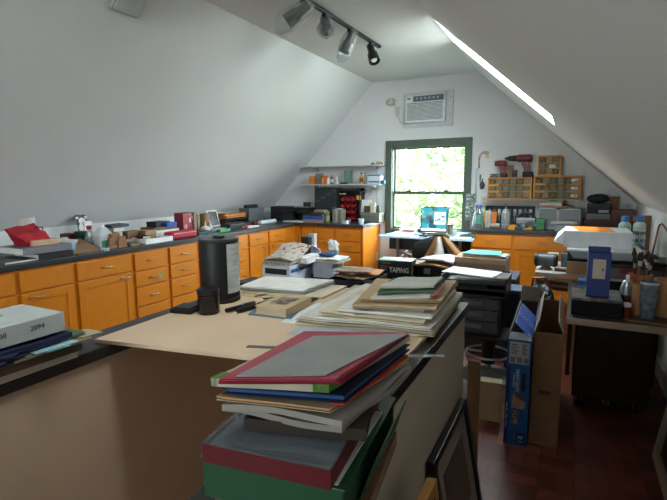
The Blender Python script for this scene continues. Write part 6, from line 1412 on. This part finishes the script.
nb = thing('navy_binder', 'navy blue binder in the upper foreground stack', 'binder', sum(cc,Vector())/4)
part('lower_cover', M().sheet(cc,.002,0), mat('#121d3d',.4), nb); cen = sum(cc,Vector())/4
part('papers', M().sheet([cen+(p-cen)*.95+Vector((0,0,.0022)) for p in cc],.008,0), mat('#2b4f86',.5), nb); part('upper_cover', M().sheet([p+Vector((0,0,.0105)) for p in cc],.002,0), mat('#121d3d',.4), nb); z += .0135
cc = lay([(212,386),(327,393),(410,341),(308,338)], z)
cp = thing('cream_pad', 'thick cream paper pad with bright green corners', 'pad', sum(cc,Vector())/4)
part('page_block', M().sheet(cc,.013,.0015,seed=9), mat('#bfb9a2',.8), cp)
part('green_corner', M().sheet([cc[1]+Vector((0,0,.0001)) + (cc[0]-cc[1])*.12, cc[1]+(cc[0]-cc[1])*-.015, cc[1]+(cc[2]-cc[1])*.15+(cc[0]-cc[1])*-.015, cc[1]+(cc[2]-cc[1])*.15+(cc[0]-cc[1])*.1],.0136,0), mat('#5a9136',.5), cp)
part('green_corner', M().sheet([cc[0]+(cc[1]-cc[0])*-.01, cc[0]+(cc[1]-cc[0])*.05, cc[3].lerp(cc[0],.9)+(cc[1]-cc[0])*.05, cc[3].lerp(cc[0],.9)+(cc[1]-cc[0])*-.012],.0136,0), mat('#5a9136',.5), cp); z += .0155
for k,(l,c_) in enumerate((('crimson folder, lowest of three below the grey sheet','#8f1f36'),('crimson folder, middle of three below the grey sheet','#a4283f'),('pinkish red folder, topmost of three below the grey sheet','#b84a58'))):
    cc = lay([(218+k,384-k*1.6),(342-k*3,384.5-k*1.5),(409-k*1,336-k*.8),(308-k*2,334-k*.3)], z); folder(l, [(p.x,p.y) for p in cc], z, .0045, mat(c_,.5), mat('#c06070',.6), seed=50+k, wav=.0015, group='crimson folders'); z += .0055
cc = lay([(236,377),(326,376),(408,334.5),(314,336.5)], z); paper('plain grey folder sheet on top of the foreground stack', [(p.x,p.y) for p in cc], z, .002, mat('#a3a3a0',.55), wav=.001)

# ------------------------------------------------------------------ pile at the left on the stair wall
zc = .906
def lp(label, x0, x1, y0, y1, z, h, c_, rz=0, pages=None, **k): return book(label, LM((x0,y0,z),rz), x1-x0, y1-y0, h, mat(c_,.6), pages or OFFW, **k)
lp('white book at the bottom of the pile on the left stair wall', -1.6, -1.375, .55, .915, zc, .024, '#d2cbbf', .0, spine='y1')
lp('brown bound book above the white one in the left pile', -1.6, -1.365, .52, .925, zc+.025, .024, '#4b3a2a', -.02, spine='x1')
z = zc+.05
folder('tan envelope folder with sticky notes in the left pile', [(-1.36,.62),(-1.35,.955),(-1.55,.97),(-1.58,.62)], z, .008, mat('#8f8064',.7), OFFW, seed=61)
paper('turquoise sticky note hanging from the tan envelope', [(-1.335,.8),(-1.33,.87),(-1.4,.87),(-1.4,.8)], z+.0085, .001, mat('#5fa8ac',.6)); paper('pale blue sticky note above the turquoise one', [(-1.345,.77),(-1.34,.9),(-1.43,.9),(-1.43,.77)], z+.0105, .001, mat('#9fc4cf',.6)); paper('cream card end sticking out of the left pile', [(-1.37,.93),(-1.36,1.0),(-1.44,1.0),(-1.45,.93)], z+.0085, .0015, mat('#b9ac8c',.7))
z += .0125
folder('olive green folder in the left pile', [(-1.37,.55),(-1.385,.955),(-1.6,.955),(-1.6,.55)], z, .009, mat('#5a6a4c',.6), mat('#8c8c6c',.7), seed=63); z += .0105
nc = thing('navy_cloth', 'crumpled navy cloth squeezed under the white archive box', 'cloth', (-1.48,.7,z))
part('fold', M().sheet([(-1.36,.48,z),(-1.37,.9,z),(-1.62,.9,z),(-1.62,.48,z)],.014,.006,12,12,70), mat('#151d42',.8,bump=.3), nc)
part('hanging_fold', M().blob((-1.37,.62,z-.006),(.025,.13,.024),.35,71,4,3), mat('#131a3b',.8,bump=.3), nc)
z += .021
wbx = thing('archive_box', 'white archive box with numbers and a green stripe on top', 'box', (-1.52,.64,z)); T = LM((-1.605,.36,z),-.0)
part('body', M(T).box((0,0,0),(.22,.53,.06),.003), mat('#b9bdb9',.55), wbx)
part('green_stripe', M(T).box((.05,.0,.06),(.1,.42,.0606)), mat('#3f8f5e',.5), wbx)
rF = face_frame(T @ Vector((.2206,.445,.034)),(0,1,0),(0,0,1)); INK = mat('#2c2e30',.6)
text('box_numbers','2094',.021,rF,INK,wbx); rF2 = face_frame(T @ Vector((.2206,.338,.034)),(0,1,0),(0,0,1)); text('box_numbers','2000',.021,rF2,INK,wbx)

# ------------------------------------------------------------------ picture settings
scene.view_settings.view_transform = 'Standard'; scene.view_settings.look = 'None'; scene.view_settings.gamma = 1; scene.view_settings.use_curve_mapping = False
scene.view_settings.exposure = EXPO = 2.35
scene.cycles.max_bounces = 10; scene.cycles.diffuse_bounces = 6; scene.cycles.glossy_bounces = 4; scene.cycles.transmission_bounces = 6; scene.cycles.transparent_max_bounces = 16
scene.cycles.use_denoising = True
scene.cycles.sample_clamp_indirect = 6
